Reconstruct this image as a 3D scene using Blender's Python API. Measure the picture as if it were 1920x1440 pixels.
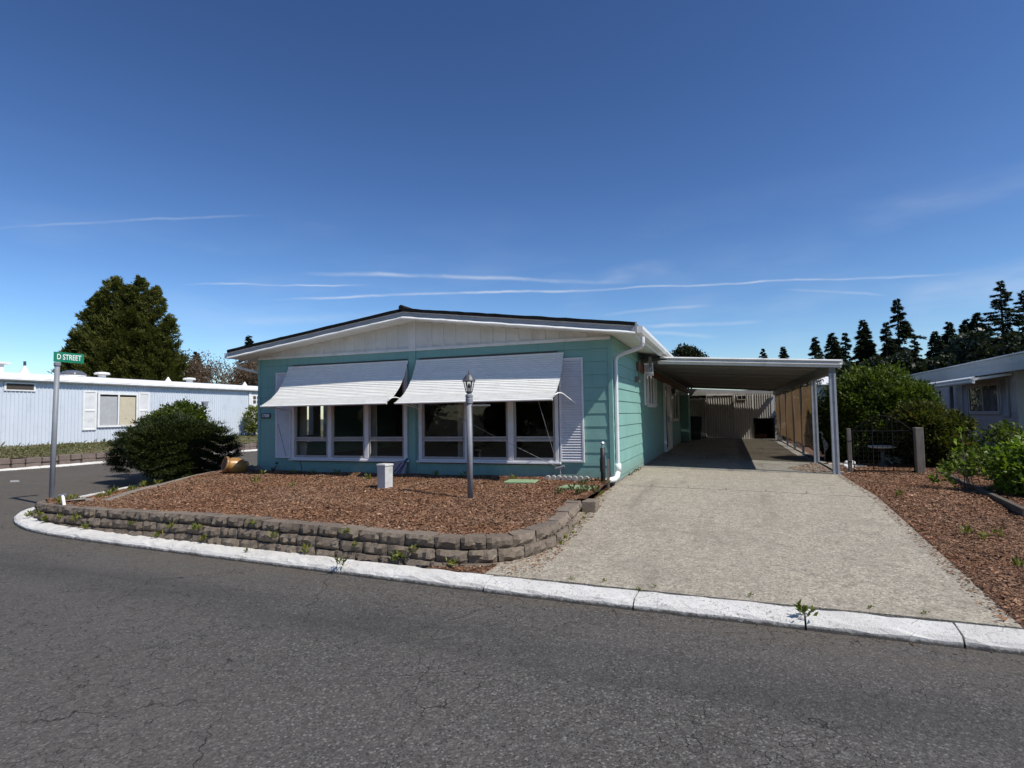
import bpy, bmesh, math, random
import numpy as np
from mathutils import Vector, Matrix, Euler
random.seed(7); RNG = np.random.default_rng(11)
for o in list(bpy.data.objects): bpy.data.objects.remove(o)
S = bpy.context.scene; COL = S.collection
R = math.radians
# ------------------------------------------------------------------ camera
cam = bpy.data.cameras.new('camera'); camo = bpy.data.objects.new('camera', cam); COL.objects.link(camo)
yaw, pit, rol = R(20.33857), R(3.09619), R(-0.89061)
cf = Vector((-math.sin(yaw)*math.cos(pit), math.cos(yaw)*math.cos(pit), math.sin(pit)))
cr = Vector((math.cos(yaw), math.sin(yaw), 0)); cu = cr.cross(cf)
cr2 = cr*math.cos(rol)+cu*math.sin(rol); cu2 = -cr*math.sin(rol)+cu*math.cos(rol)
camo.matrix_world = Matrix(((cr2.x,cu2.x,-cf.x,0),(cr2.y,cu2.y,-cf.y,0),(cr2.z,cu2.z,-cf.z,1.6),(0,0,0,1)))
cam.sensor_width = 36; cam.lens = 36*1096.4/1920; cam.clip_end = 3000; cam.clip_start = .05
S.camera = camo
# ------------------------------------------------------------------ light
SUN = Vector((1.75, -.43, 2.28)).normalized()
SUN_STRENGTH, SKY_STRENGTH, EXPOSURE = 5.0, .09, 0.0
sl = bpy.data.lights.new('sun', 'SUN'); sl.energy = SUN_STRENGTH; sl.angle = R(.5); sl.color = (1, .955, .88)
slo = bpy.data.objects.new('sun', sl); COL.objects.link(slo); slo.rotation_euler = SUN.to_track_quat('Z', 'Y').to_euler()
W = bpy.data.worlds.new('World'); S.world = W; W.use_nodes = True
nt = W.node_tree; nt.nodes.clear()
def N(tree, t, **kw):
    n = tree.nodes.new(t)
    for k, v in kw.items():
        if k.startswith('i_'): n.inputs[k[2:]].default_value = v
        else: setattr(n, k, v)
    return n
sky = N(nt, 'ShaderNodeTexSky', sky_type='NISHITA', sun_disc=False, sun_elevation=math.asin(SUN.z), sun_rotation=math.atan2(SUN.x, SUN.y), altitude=100, air_density=1.0, dust_density=.25, ozone_density=4.0)
bg = N(nt, 'ShaderNodeBackground'); bg.inputs[1].default_value = SKY_STRENGTH
wo = N(nt, 'ShaderNodeOutputWorld'); nt.links.new(bg.outputs[0], wo.inputs[0])
tc = N(nt, 'ShaderNodeTexCoord')
nrm = N(nt, 'ShaderNodeVectorMath', operation='NORMALIZE'); nt.links.new(tc.outputs['Generated'], nrm.inputs[0])
def wmath(op, a, b=None, clamp=False):
    n = N(nt, 'ShaderNodeMath', operation=op, use_clamp=clamp)
    for i, v in enumerate((a, b)):
        if v is None: continue
        if isinstance(v, (int, float)): n.inputs[i].default_value = v
        else: nt.links.new(v, n.inputs[i])
    return n.outputs[0]
def wdot(vec):
    n = N(nt, 'ShaderNodeVectorMath', operation='DOT_PRODUCT'); nt.links.new(nrm.outputs[0], n.inputs[0]); n.inputs[1].default_value = vec
    return n.outputs['Value']
def wrange(v, a, b, c=0., d=1.):
    n = N(nt, 'ShaderNodeMapRange', interpolation_type='SMOOTHSTEP'); nt.links.new(v, n.inputs[0])
    for i, q in enumerate((a, b, c, d)): n.inputs[i+1].default_value = q
    return n.outputs[0]
def wnoise(scale, detail=3., stretch=(1, 1, 1)):
    mp = N(nt, 'ShaderNodeMapping'); mp.inputs['Scale'].default_value = stretch; nt.links.new(nrm.outputs[0], mp.inputs[0])
    n = N(nt, 'ShaderNodeTexNoise'); n.inputs['Scale'].default_value = scale; n.inputs['Detail'].default_value = detail
    nt.links.new(mp.outputs[0], n.inputs['Vector']); return n.outputs[0]
def azel(az, el):   # compass direction (deg from +Y towards +X) and elevation
    a, e = R(az), R(el); return Vector((math.sin(a)*math.cos(e), math.cos(a)*math.cos(e), math.sin(e)))
wig = wmath('MULTIPLY', wmath('SUBTRACT', wnoise(9, 4), .5), .012)
wisp = wrange(wnoise(14, 5, (1, 1, 3)), .3, .75)
total = None
# contrails: (start az, el, end az, el, half width, strength)
TRAILS = [(-63.62, 13.83, -43.24, 18.17, 0.0026, 0.176), (-49.58, 11.7, -34.17, 12.57, 0.0022, 0.432), (-40.45, 13.41, -8.22, 12.47, 0.005, 0.378), (-43.19, 10.86, -8.74, 11.95, 0.0032, 0.567), (-11.81, 12.01, 18.18, 10.33, 0.0026, 0.567), (5.36, 10.57, 12.18, 9.57, 0.003, 0.27), (-11.36, 9.5, -1.67, 9.9, 0.004, 0.405), (-7.83, 8.28, 2.64, 8.03, 0.005, 0.338), (-7.84, 7.82, -1.06, 6.97, 0.005, 0.216), (10.51, 15.51, 23.91, 16.62, 0.03, 0.09), (13.26, 8.62, 23.56, 9.72, 0.035, 0.18), (-47.49, 8.45, -29.63, 9.97, 0.012, 0.121), (-11.27, 13.14, -4.69, 13.7, 0.02, 0.162)]
for a1, e1, a2, e2, w, s in TRAILS:
    d1, d2 = azel(a1, e1), azel(a2, e2); n = d1.cross(d2).normalized(); t = (d2-d1).normalized(); L = (d2-d1).length
    off = wmath('ABSOLUTE', wmath('ADD', wdot(n), wig))
    m = wrange(off, w, 0.)
    al = wdot(t); c0 = d1.dot(t)
    m = wmath('MULTIPLY', m, wrange(al, c0-.02, c0+.25*L)); m = wmath('MULTIPLY', m, wrange(al, c0+L+.02, c0+.75*L))
    m = wmath('MULTIPLY', m, wrange(wdot((d1+d2).normalized()), 0., .2))
    m = wmath('MULTIPLY', wmath('MULTIPLY', m, s), wmath('ADD', wmath('MULTIPLY', wisp, .7), .3))
    total = m if total is None else wmath('ADD', total, m)
sep = N(nt, 'ShaderNodeSeparateXYZ'); nt.links.new(nrm.outputs[0], sep.inputs[0])
haze = wmath('MULTIPLY', wmath('MULTIPLY', wrange(wnoise(5, 5, (1, 1, 4)), .45, .8), wrange(sep.outputs[2], .42, .08)), .10)
total = wmath('MINIMUM', wmath('ADD', total, haze), .8)
mx = N(nt, 'ShaderNodeMix', data_type='RGBA'); nt.links.new(total, mx.inputs[0]); s1 = N(nt, 'ShaderNodeVectorMath', operation='SCALE'); s1.inputs['Scale'].default_value = .09; nt.links.new(sky.outputs[0], s1.inputs[0])
gm = N(nt, 'ShaderNodeGamma'); gm.inputs[1].default_value = 1.5; nt.links.new(s1.outputs[0], gm.inputs[0])   # clear, deep blue spring sky
s2 = N(nt, 'ShaderNodeVectorMath', operation='SCALE'); s2.inputs['Scale'].default_value = 2.08/.09; nt.links.new(gm.outputs[0], s2.inputs[0]); nt.links.new(s2.outputs[0], mx.inputs[6]); mx.inputs[7].default_value = (9.2, 9.6, 10.2, 1)
nt.links.new(mx.outputs[2], bg.inputs[0])
S.render.engine = 'CYCLES'; S.view_settings.view_transform = 'Standard'; S.view_settings.look = 'None'; S.view_settings.gamma = 1; S.view_settings.exposure = EXPOSURE
S.render.resolution_x, S.render.resolution_y = 1024, 768
S.cycles.max_bounces = 8; S.cycles.transparent_max_bounces = 16

# ------------------------------------------------------------------ materials
MATS = {}
def newmat(name):
    m = bpy.data.materials.new(name); m.use_nodes = True; t = m.node_tree; t.nodes.clear()
    out = N(t, 'ShaderNodeOutputMaterial'); b = N(t, 'ShaderNodeBsdfPrincipled'); t.links.new(b.outputs[0], out.inputs[0])
    MATS[name] = m; return m, t, b, out
def pos(t, scale=(1, 1, 1), obj=False):
    g = N(t, 'ShaderNodeTexCoord') if obj else N(t, 'ShaderNodeNewGeometry')
    mp = N(t, 'ShaderNodeMapping'); mp.inputs['Scale'].default_value = scale
    t.links.new(g.outputs['Object' if obj else 'Position'], mp.inputs[0]); return mp.outputs[0]
def noise(t, vec, scale, detail=4., rough=.6):
    n = N(t, 'ShaderNodeTexNoise'); n.inputs['Scale'].default_value = scale; n.inputs['Detail'].default_value = detail; n.inputs['Roughness'].default_value = rough
    t.links.new(vec, n.inputs['Vector']); return n.outputs[0]
def vor(t, vec, scale, feature='F1'):
    n = N(t, 'ShaderNodeTexVoronoi', feature=feature); n.inputs['Scale'].default_value = scale; t.links.new(vec, n.inputs['Vector']); return n
def rng(t, v, a, b, c=0., d=1.):
    n = N(t, 'ShaderNodeMapRange'); t.links.new(v, n.inputs[0])
    for i, q in enumerate((a, b, c, d)): n.inputs[i+1].default_value = q
    return n.outputs[0]
def mix(t, f, a, b, mode='MIX'):
    n = N(t, 'ShaderNodeMix', data_type='RGBA', blend_type=mode)
    for i, v in ((0, f), (6, a), (7, b)):
        if isinstance(v, (int, float)): n.inputs[i].default_value = v
        elif isinstance(v, tuple): n.inputs[i].default_value = (*v[:3], 1)
        else: t.links.new(v, n.inputs[i])
    return n.outputs[2]
def mth(t, op, a, b=0.):
    n = N(t, 'ShaderNodeMath', operation=op)
    for i, v in enumerate((a, b)):
        if isinstance(v, (int, float)): n.inputs[i].default_value = v
        else: t.links.new(v, n.inputs[i])
    return n.outputs[0]
def bump(t, b, h, strength=.3, dist=.01):
    n = N(t, 'ShaderNodeBump'); n.inputs['Strength'].default_value = strength; n.inputs['Distance'].default_value = dist
    t.links.new(h, n.inputs['Height']); t.links.new(n.outputs[0], b.inputs['Normal'])
def M(name, c1, c2=None, rough=.7, scale=6., bumps=0., bscale=60., stretch=(1, 1, 1), metal=0., dirt=None, dscale=1.5, damt=.5, spec=.5):
    if name in MATS: return MATS[name]
    m, t, b, out = newmat(name); p = pos(t, stretch)
    if c2 is None: c2 = tuple(v*.8 for v in c1)
    col = mix(t, rng(t, noise(t, p, scale, 5), .3, .7), c1, c2)
    if dirt: col = mix(t, rng(t, noise(t, pos(t), dscale, 6, .7), .52, .72, 0, damt), col, dirt)
    t.links.new(col, b.inputs['Base Color']); b.inputs['Roughness'].default_value = rough; b.inputs['Metallic'].default_value = metal
    b.inputs['Specular IOR Level'].default_value = spec
    if bumps: bump(t, b, noise(t, p, bscale, 4), bumps, .01)
    return m
def leafmat(name, c1, c2, c3=None, trans=.3, rough=.45, spec=.35, fade=None):
    m, t, b, out = newmat(name); g = N(t, 'ShaderNodeNewGeometry')
    r = N(t, 'ShaderNodeValToRGB'); t.links.new(g.outputs['Random Per Island'], r.inputs[0])
    e = r.color_ramp.elements; e[0].color = (*c1, 1); e[1].color = (*c2, 1)
    if c3: x = r.color_ramp.elements.new(.93); x.color = (*c2, 1); e = r.color_ramp.elements; e[len(e)-1].color = (*c3, 1)
    col = mix(t, rng(t, noise(t, pos(t), 2.2, 3), .35, .7, 0., .55), r.outputs[0], c1)
    if fade: col = mix(t, rng(t, noise(t, pos(t), .9, 5, .65), .46, .68, 0, .45), col, fade)
    t.links.new(col, b.inputs['Base Color']); b.inputs['Roughness'].default_value = rough; b.inputs['Specular IOR Level'].default_value = spec
    if trans:
        tr = N(t, 'ShaderNodeBsdfTranslucent'); t.links.new(mix(t, 1., col, (1.1, 1.25, .6), 'MULTIPLY'), tr.inputs[0])
        ms = N(t, 'ShaderNodeMixShader'); ms.inputs[0].default_value = trans
        t.links.new(b.outputs[0], ms.inputs[1]); t.links.new(tr.outputs[0], ms.inputs[2]); t.links.new(ms.outputs[0], out.inputs[0])
    return m
def asphalt(name, dark=1.):
    m, t, b, out = newmat(name); p = pos(t)
    big = noise(t, p, .35, 5, .65); mid = noise(t, p, 2.6, 5, .7)
    band = noise(t, pos(t, (.05, 1.1, 1)), 1., 3)
    v1 = vor(t, p, 95.); v2 = vor(t, p, 85.)
    col = mix(t, rng(t, big, .3, .7), (.058*dark, .053*dark, .047*dark), (.082*dark, .074*dark, .065*dark))
    col = mix(t, rng(t, band, .5, .68, 0, .45), col, (.055*dark, .053*dark, .051*dark))
    col = mix(t, rng(t, mid, .35, .75, 0, .5), col, (.090*dark, .083*dark, .075*dark))
    spk = N(t, 'ShaderNodeSeparateColor'); t.links.new(v1.outputs['Color'], spk.inputs[0])
    col = mix(t, rng(t, spk.outputs[0], .0, 1., .1, .8), col, mix(t, spk.outputs[1], (.018, .018, .018), (.17, .165, .155)))
    sp2 = N(t, 'ShaderNodeSeparateColor'); t.links.new(v2.outputs['Color'], sp2.inputs[0])
    col = mix(t, rng(t, sp2.outputs[2], .90, .97, 0, .6), col, (.24, .23, .21))
    col = mix(t, rng(t, noise(t, p, 60., 3, .7), .60, .72, 0, .55), col, (.02, .019, .018))
    col = mix(t, rng(t, noise(t, p, .16, 3), .42, .62, 0, .35), col, (.10, .092, .083))
    v3 = vor(t, p, 30.); s3 = N(t, 'ShaderNodeSeparateColor'); t.links.new(v3.outputs['Color'], s3.inputs[0])
    col = mix(t, mth(t, 'MULTIPLY', rng(t, s3.outputs[1], .55, 1., 0, .5), rng(t, noise(t, p, .9, 4, .7), .40, .62)), col, (.135, .125, .11))
    sx = N(t, 'ShaderNodeSeparateXYZ'); t.links.new(p, sx.inputs[0])
    yk = mth(t, 'ADD', sx.outputs[1], mth(t, 'MULTIPLY', sx.outputs[0], .07))
    dust = mth(t, 'MULTIPLY', rng(t, yk, 4.0, 4.85), rng(t, noise(t, pos(t, (.5, 2.5, 1)), 1.5, 5, .7), .3, .62))
    col = mix(t, mth(t, 'MULTIPLY', dust, .6), col, (.125, .105, .082))      # dusty strip beside the kerb
    lane = mth(t, 'MULTIPLY', rng(t, mth(t, 'ABSOLUTE', mth(t, 'SUBTRACT', yk, mth(t, 'ADD', 3.62, mth(t, 'MULTIPLY', noise(t, p, .6, 3), .3)))), .45, .1), rng(t, noise(t, pos(t, (.4, 2, 1)), 1.3, 4), .3, .6))
    col = mix(t, mth(t, 'MULTIPLY', lane, .5), col, (.042, .041, .040))      # worn wheel track
    oil = mth(t, 'MULTIPLY', rng(t, noise(t, p, 1.1, 4, .6), .66, .74), .5); col = mix(t, oil, col, (.03, .029, .028))
    # hairline cracking in patches
    wv = N(t, 'ShaderNodeVectorMath', operation='ADD'); t.links.new(p, wv.inputs[0])
    nv = N(t, 'ShaderNodeTexNoise'); nv.inputs['Scale'].default_value = 9.; t.links.new(p, nv.inputs['Vector'])
    sc = N(t, 'ShaderNodeVectorMath', operation='SCALE'); sc.inputs['Scale'].default_value = .16; t.links.new(nv.outputs['Color'], sc.inputs[0]); t.links.new(sc.outputs[0], wv.inputs[1])
    ce = vor(t, wv.outputs[0], 8.5, 'DISTANCE_TO_EDGE'); ce2 = vor(t, wv.outputs[0], 1.1, 'DISTANCE_TO_EDGE')
    msk = rng(t, noise(t, p, .55, 3), .38, .54)
    brk = rng(t, noise(t, p, 6., 3), .40, .52)
    crk = mth(t, 'MULTIPLY', mth(t, 'MULTIPLY', rng(t, ce.outputs['Distance'], .026, .0), msk), brk)
    crk2 = mth(t, 'MULTIPLY', rng(t, ce2.outputs['Distance'], .006, .0), rng(t, noise(t, p, .8, 2), .5, .6))
    crk = mth(t, 'MAXIMUM', crk, crk2)
    col = mix(t, mth(t, 'MULTIPLY', crk, .9), col, (.014, .013, .012))
    pale = mth(t, 'MULTIPLY', rng(t, noise(t, p, 30., 5, .75), .66, .74), rng(t, noise(t, p, .7, 2), .57, .68))
    col = mix(t, mth(t, 'MULTIPLY', pale, .8), col, (.24, .225, .20))
    t.links.new(col, b.inputs['Base Color']); b.inputs['Roughness'].default_value = .9; b.inputs['Specular IOR Level'].default_value = .12
    h = mth(t, 'SUBTRACT', mth(t, 'ADD', mth(t, 'MULTIPLY', v1.outputs['Distance'], -.8), noise(t, p, 140., 2)), mth(t, 'MULTIPLY', crk, 1.6))
    bump(t, b, h, .55, .006)
    return m
def aggregate(name, ca, cb, stain, sc=85., amt=.8):
    m, t, b, out = newmat(name); p = pos(t)
    v = vor(t, p, sc); s = N(t, 'ShaderNodeSeparateColor'); t.links.new(v.outputs['Color'], s.inputs[0])
    col = mix(t, rng(t, noise(t, p, .9, 6, .7), .35, .68), ca, cb)
    col = mix(t, rng(t, s.outputs[0], 0, 1, 0, amt), col, mix(t, s.outputs[1], (.05, .046, .042), (.60, .54, .42)))
    vb = vor(t, p, sc*.55); sb = N(t, 'ShaderNodeSeparateColor'); t.links.new(vb.outputs['Color'], sb.inputs[0])
    col = mix(t, rng(t, sb.outputs[0], .35, 1, 0, amt*.6), col, mix(t, rng(t, sb.outputs[1], .3, .7), (.10, .092, .082), (.58, .53, .42)))
    col = mix(t, rng(t, noise(t, p, 1.7, 6, .75), .48, .68, 0, .65), col, stain)
    col = mix(t, rng(t, noise(t, p, 9., 5, .75), .50, .68, 0, .55), col, tuple(q*.55 for q in stain))
    col = mix(t, rng(t, noise(t, p, 3.6, 5, .7), .58, .72, 0, .5), col, (.47, .42, .32))
    col = mix(t, rng(t, noise(t, pos(t, (3.2, .35, 1)), 1., 4, .6), .58, .70, 0, .4), col, tuple(q*.6 for q in stain))
    t.links.new(col, b.inputs['Base Color']); b.inputs['Roughness'].default_value = .88; b.inputs['Specular IOR Level'].default_value = .25
    bump(t, b, mth(t, 'ADD', mth(t, 'MULTIPLY', v.outputs['Distance'], -1.), noise(t, p, 160., 2)), .45, .005)
    return m
def glass(name, tint=(.55, .6, .6), alpha=.75):
    m, t, b, out = newmat(name)
    gl = N(t, 'ShaderNodeBsdfGlossy'); gl.inputs['Roughness'].default_value = .02; gl.inputs[0].default_value = (1, 1, 1, 1)
    tr = N(t, 'ShaderNodeBsdfTransparent'); tr.inputs[0].default_value = (*tint, 1)
    ge = N(t, 'ShaderNodeNewGeometry'); dp = N(t, 'ShaderNodeVectorMath', operation='DOT_PRODUCT'); t.links.new(ge.outputs['Incoming'], dp.inputs[0]); t.links.new(ge.outputs['Normal'], dp.inputs[1])
    schlick = mth(t, 'ADD', mth(t, 'MULTIPLY', mth(t, 'POWER', mth(t, 'SUBTRACT', 1., mth(t, 'ABSOLUTE', dp.outputs['Value'])), 5.), .5), .04)
    nn = noise(t, pos(t), 3.5, 2); bp = N(t, 'ShaderNodeBump'); bp.inputs['Strength'].default_value = .06; bp.inputs['Distance'].default_value = .05
    t.links.new(nn, bp.inputs['Height']); t.links.new(bp.outputs[0], gl.inputs['Normal'])
    ms = N(t, 'ShaderNodeMixShader'); t.links.new(schlick, ms.inputs[0]); t.links.new(tr.outputs[0], ms.inputs[1]); t.links.new(gl.outputs[0], ms.inputs[2]); t.links.new(ms.outputs[0], out.inputs[0])
    return m
def shadecloth(name):
    m, t, b, out = newmat(name); p = pos(t)
    w = noise(t, pos(t, (1, 1, 14)), 6., 4)
    col = mix(t, rng(t, w, .3, .7), (.27, .17, .085), (.20, .125, .065)); b.inputs['Roughness'].default_value = .9; b.inputs['Specular IOR Level'].default_value = .1
    t.links.new(col, b.inputs['Base Color'])
    tl = N(t, 'ShaderNodeBsdfTranslucent'); t.links.new(col, tl.inputs[0])
    tp = N(t, 'ShaderNodeBsdfTransparent'); tp.inputs[0].default_value = (1, .93, .82, 1)
    a = N(t, 'ShaderNodeMixShader'); a.inputs[0].default_value = .5; t.links.new(b.outputs[0], a.inputs[1]); t.links.new(tl.outputs[0], a.inputs[2])
    c = N(t, 'ShaderNodeMixShader'); c.inputs[0].default_value = .30; t.links.new(a.outputs[0], c.inputs[1]); t.links.new(tp.outputs[0], c.inputs[2]); t.links.new(c.outputs[0], out.inputs[0])
    return m
def kerbpaint(name):
    m, t, b, out = newmat(name); p = pos(t)
    col = mix(t, rng(t, noise(t, p, 3., 5), .35, .7), (.74, .72, .67), (.60, .575, .525))
    chip = mth(t, 'MULTIPLY', rng(t, noise(t, p, 34., 6, .8), .57, .63), rng(t, noise(t, p, 1.3, 3), .42, .62, .2, 1.))
    col = mix(t, rng(t, noise(t, p, 130., 3, .7), .56, .7, 0, .45), col, (.42, .40, .37))
    col = mix(t, mth(t, 'MULTIPLY', chip, .75), col, (.30, .28, .26))
    cv = vor(t, p, 3.0, 'DISTANCE_TO_EDGE'); cr_ = mth(t, 'MULTIPLY', rng(t, cv.outputs['Distance'], .010, .0), rng(t, noise(t, p, 5., 3), .5, .58))
    col = mix(t, mth(t, 'MULTIPLY', cr_, .7), col, (.12, .11, .10))
    z = N(t, 'ShaderNodeSeparateXYZ'); t.links.new(p, z.inputs[0])
    foot = mth(t, 'MULTIPLY', rng(t, mth(t, 'ADD', z.outputs[2], mth(t, 'MULTIPLY', noise(t, p, 20., 4), .05)), .062, .04), 1.)
    col = mix(t, foot, col, (.10, .09, .08))     # grime splashed along the gutter line
    t.links.new(col, b.inputs['Base Color']); b.inputs['Roughness'].default_value = .7
    bump(t, b, mth(t, 'SUBTRACT', noise(t, p, 70., 5, .75), mth(t, 'MULTIPLY', chip, .6)), .9, .012)
    return m
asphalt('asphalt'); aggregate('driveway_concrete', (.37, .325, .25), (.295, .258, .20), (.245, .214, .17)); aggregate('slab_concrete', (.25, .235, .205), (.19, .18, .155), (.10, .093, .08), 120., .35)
kerbpaint('kerb_paint')
def siding_paint(name, c, c2):
    m, t, b, out = newmat(name); p = pos(t)
    g = noise(t, pos(t, (6, 6, 60)), 2.5, 4); col = mix(t, rng(t, noise(t, p, 1.4, 5, .7), .35, .7), c, c2)
    col = mix(t, rng(t, noise(t, pos(t, (3, 3, .35)), 3., 5), .56, .75, 0, .35), col, tuple(v*.62 for v in c))
    col = mix(t, rng(t, noise(t, p, 40., 3), .66, .72, 0, .3), col, (.5, .6, .56))
    zz = N(t, 'ShaderNodeSeparateXYZ'); t.links.new(p, zz.inputs[0]); spl = rng(t, mth(t, 'ADD', zz.outputs[2], mth(t, 'MULTIPLY', noise(t, p, 7., 5, .7), .5)), .95, .62, 0, .55)
    col = mix(t, spl, col, (.16, .15, .12))      # soil splash at the foot of the wall
    col = mix(t, rng(t, noise(t, pos(t, (14, 14, .6)), 1., 4), .60, .74, 0, .3), col, tuple(v*.5 for v in c))
    t.links.new(col, b.inputs['Base Color']); b.inputs['Roughness'].default_value = .55; b.inputs['Specular IOR Level'].default_value = .35
    bump(t, b, mth(t, 'ADD', g, noise(t, p, 9., 3)), .25, .006); return m
siding_paint('teal_paint', (.225, .42, .365), (.195, .37, .325))
siding_paint('grey_siding', (.46, .455, .445), (.40, .395, .385))
M('white_paint', (.80, .79, .75), (.72, .71, .67), .5, 3, .15, 40, dirt=(.42, .39, .33), dscale=3, damt=.35)
M('soffit_white', (.76, .75, .70), (.68, .67, .62), .6, 3, .1, 30, dirt=(.45, .41, .33), dscale=2.2, damt=.35)
M('white_enamel', (.80, .80, .78), (.73, .73, .70), .38, 4, .05, 30, dirt=(.5, .47, .4), dscale=4, damt=.3)
M('awning_white', (.80, .79, .75), (.74, .73, .68), .42, 6, 0, dirt=(.5, .47, .40), dscale=5, damt=.25)
M('shutter_white', (.74, .73, .74), (.68, .67, .68), .5, 6, .1, dirt=(.45, .42, .38), dscale=5, damt=.3)
M('window_frame', (.42, .39, .37), (.35, .325, .31), .45, 5, .05, 30, dirt=(.25, .2, .16), dscale=6, damt=.4)
M('grey_flashing', (.40, .405, .415), (.31, .315, .325), .45, 4, .2, 12, dirt=(.45, .44, .42), dscale=2, damt=.4)
M('shingle_black', (.012, .0115, .011), (.022, .021, .020), .95, 20, .6, 60, spec=.1)
M('galvanised', (.42, .43, .45), (.33, .34, .36), .42, 14, .1, 40, metal=.55, dirt=(.25, .24, .23), dscale=5, damt=.4)
M('grey_pole_paint', (.23, .243, .265), (.175, .185, .20), .5, 8, .15, 30, dirt=(.33, .33, .33), dscale=8, damt=.5)
M('dark_bronze', (.06, .065, .075), (.10, .105, .11), .45, 15, .2, 30)
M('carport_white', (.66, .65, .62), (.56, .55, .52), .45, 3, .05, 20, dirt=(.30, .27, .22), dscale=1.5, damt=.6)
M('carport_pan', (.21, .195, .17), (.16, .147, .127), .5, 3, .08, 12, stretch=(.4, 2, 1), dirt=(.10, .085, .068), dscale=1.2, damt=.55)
M('brown_beam', (.17, .065, .03), (.12, .045, .022), .6, 8, .2, 40)
M('post_steel', (.44, .45, .47), (.36, .37, .39), .45, 6, .05, 30, dirt=(.3, .3, .3), dscale=6, damt=.4)
M('black_plastic', (.012, .012, .013), (.022, .022, .023), .55, 20, .2, 40)
M('bin_green', (.012, .022, .02), (.02, .03, .027), .5, 8)
M('corrugated_white', (.62, .60, .55), (.50, .485, .445), .5, 2.5, .05, 20, stretch=(3, 3, .4), dirt=(.25, .23, .19), dscale=1.6, damt=.5)
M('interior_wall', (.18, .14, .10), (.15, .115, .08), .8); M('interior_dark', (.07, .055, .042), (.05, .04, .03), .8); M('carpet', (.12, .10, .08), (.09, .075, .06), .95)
M('grey_curtain', (.13, .13, .13), (.08, .08, .08), .9, 7, .2, 15, stretch=(1, 3, .3)); M('curtain_cloth', (.35, .32, .28), (.26, .24, .2), .9, 10, .2, 20)
M('block_stone', (.225, .178, .132), (.145, .113, .083), .95, 30, 1., 70, dirt=(.30, .265, .22), dscale=9, damt=.6)
M('block_stone_dark', (.185, .143, .105), (.115, .09, .067), .95, 30, 1., 70, dirt=(.25, .22, .18), dscale=9, damt=.6)
M('mulch_soil', (.12, .058, .03), (.08, .04, .021), .95, 12, .8, 40)
M('dirt', (.10, .075, .05), (.07, .055, .038), .95, 6, .6, 30)
M('old_concrete', (.25, .225, .19), (.19, .17, .145), .9, 7, .6, 45, dirt=(.11, .10, .07), dscale=3, damt=.6)
M('scallop_concrete', (.42, .40, .36), (.33, .31, .28), .85, 9, .4, 40, dirt=(.14, .13, .11), dscale=5, damt=.5)
M('stepping_green', (.26, .37, .20), (.20, .30, .16), .8, 6, .4, 40, dirt=(.14, .13, .09), dscale=5, damt=.5)
M('far_ground', (.08, .085, .045), (.06, .06, .035), .95, .3, .3, 4)
M('verge_grass', (.11, .115, .045), (.13, .09, .05), .95, 1.2, .8, 25)
M('verge_stone', (.19, .145, .12), (.13, .10, .085), .95, 5, .8, 30)
M('pale_blue_metal', (.60, .645, .69), (.545, .59, .64), .45, 2, .08, 25, stretch=(1, 1, .3), dirt=(.4, .43, .46), dscale=2, damt=.4)
M('roof_white', (.80, .79, .77), (.70, .69, .67), .5, 3, .6, 6, dirt=(.45, .44, .42), dscale=2, damt=.4)
M('blind_cream', (.78, .70, .50), (.70, .62, .44), .6); M('blind_white', (.60, .61, .60), (.52, .53, .53), .6)
M('dome_grey', (.12, .13, .15), (.09, .10, .11), .15)
M('sign_green', (.008, .20, .105), (.007, .175, .092), .4, 6); M('sign_white', (.85, .85, .83), (.8, .8, .78), .4)
M('number_blue', (.035, .055, .085), (.03, .045, .07), .5)
M('pedestal_white', (.60, .59, .57), (.50, .49, .47), .6, 8, .2, 30, dirt=(.28, .25, .21), dscale=9, damt=.6)
M('glazed_clay', (.36, .20, .055), (.25, .125, .035), .35, 7, .1, 25, dirt=(.14, .07, .03), dscale=6, damt=.5)
M('rusty_iron', (.09, .035, .02), (.05, .022, .015), .8, 15, .3)
M('weathered_wood', (.19, .16, .13), (.12, .10, .085), .85, 5, .5, 20, stretch=(6, 6, .8), dirt=(.26, .23, .2), dscale=4, damt=.5)
M('timber_edge', (.12, .095, .068), (.07, .056, .043), .9, 5, .5, 20, stretch=(1, 1, 6))
M('wire_black', (.010, .010, .010), (.016, .016, .016), .8, spec=.1); M('cord_grey', (.25, .25, .25), (.2, .2, .2), .7)
M('plaster_white', (.78, .77, .74), (.68, .67, .64), .7, 8, .3, 30, dirt=(.35, .32, .27), dscale=6, damt=.4)
M('pvc', (.84, .84, .82), (.78, .78, .76), .4)
M('bark', (.085, .062, .045), (.05, .038, .03), .95, 5, .8, 20, stretch=(4, 4, .7)); M('twig_grey', (.20, .155, .12), (.13, .10, .08), .9)
M('crack_dark', (.026, .024, .022), (.035, .033, .03), .95); M('road_paint', (.42, .41, .38), (.2, .195, .18), .8, 9, .2, dirt=(.09, .085, .08), dscale=7, damt=.9)
M('stripe_blue', (.03, .05, .16), (.025, .04, .13), .6); M('plaque_pink', (.36, .29, .29), (.3, .24, .24), .6)
M('lamp_bulb', (.12, .12, .12), (.1, .1, .1), .3)
glass('pane_glass', (.90, .92, .92)); glass('lantern_glass', (.92, .92, .9)); glass('clear_glass', (.9, .9, .9)); shadecloth('shade_cloth')
leafmat('leaf_yew', (.010, .018, .004), (.055, .072, .014), (.12, .125, .03), .15, .55, .2)
leafmat('leaf_laurel', (.035, .058, .009), (.135, .17, .025), (.25, .28, .05), .35, .5, .2)
leafmat('leaf_rhodo', (.030, .042, .010), (.14, .14, .032), (.24, .12, .045), .3, .45, .25)
leafmat('leaf_lime', (.075, .125, .014), (.22, .30, .04), (.30, .38, .07), .4, .45, .25)
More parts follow.
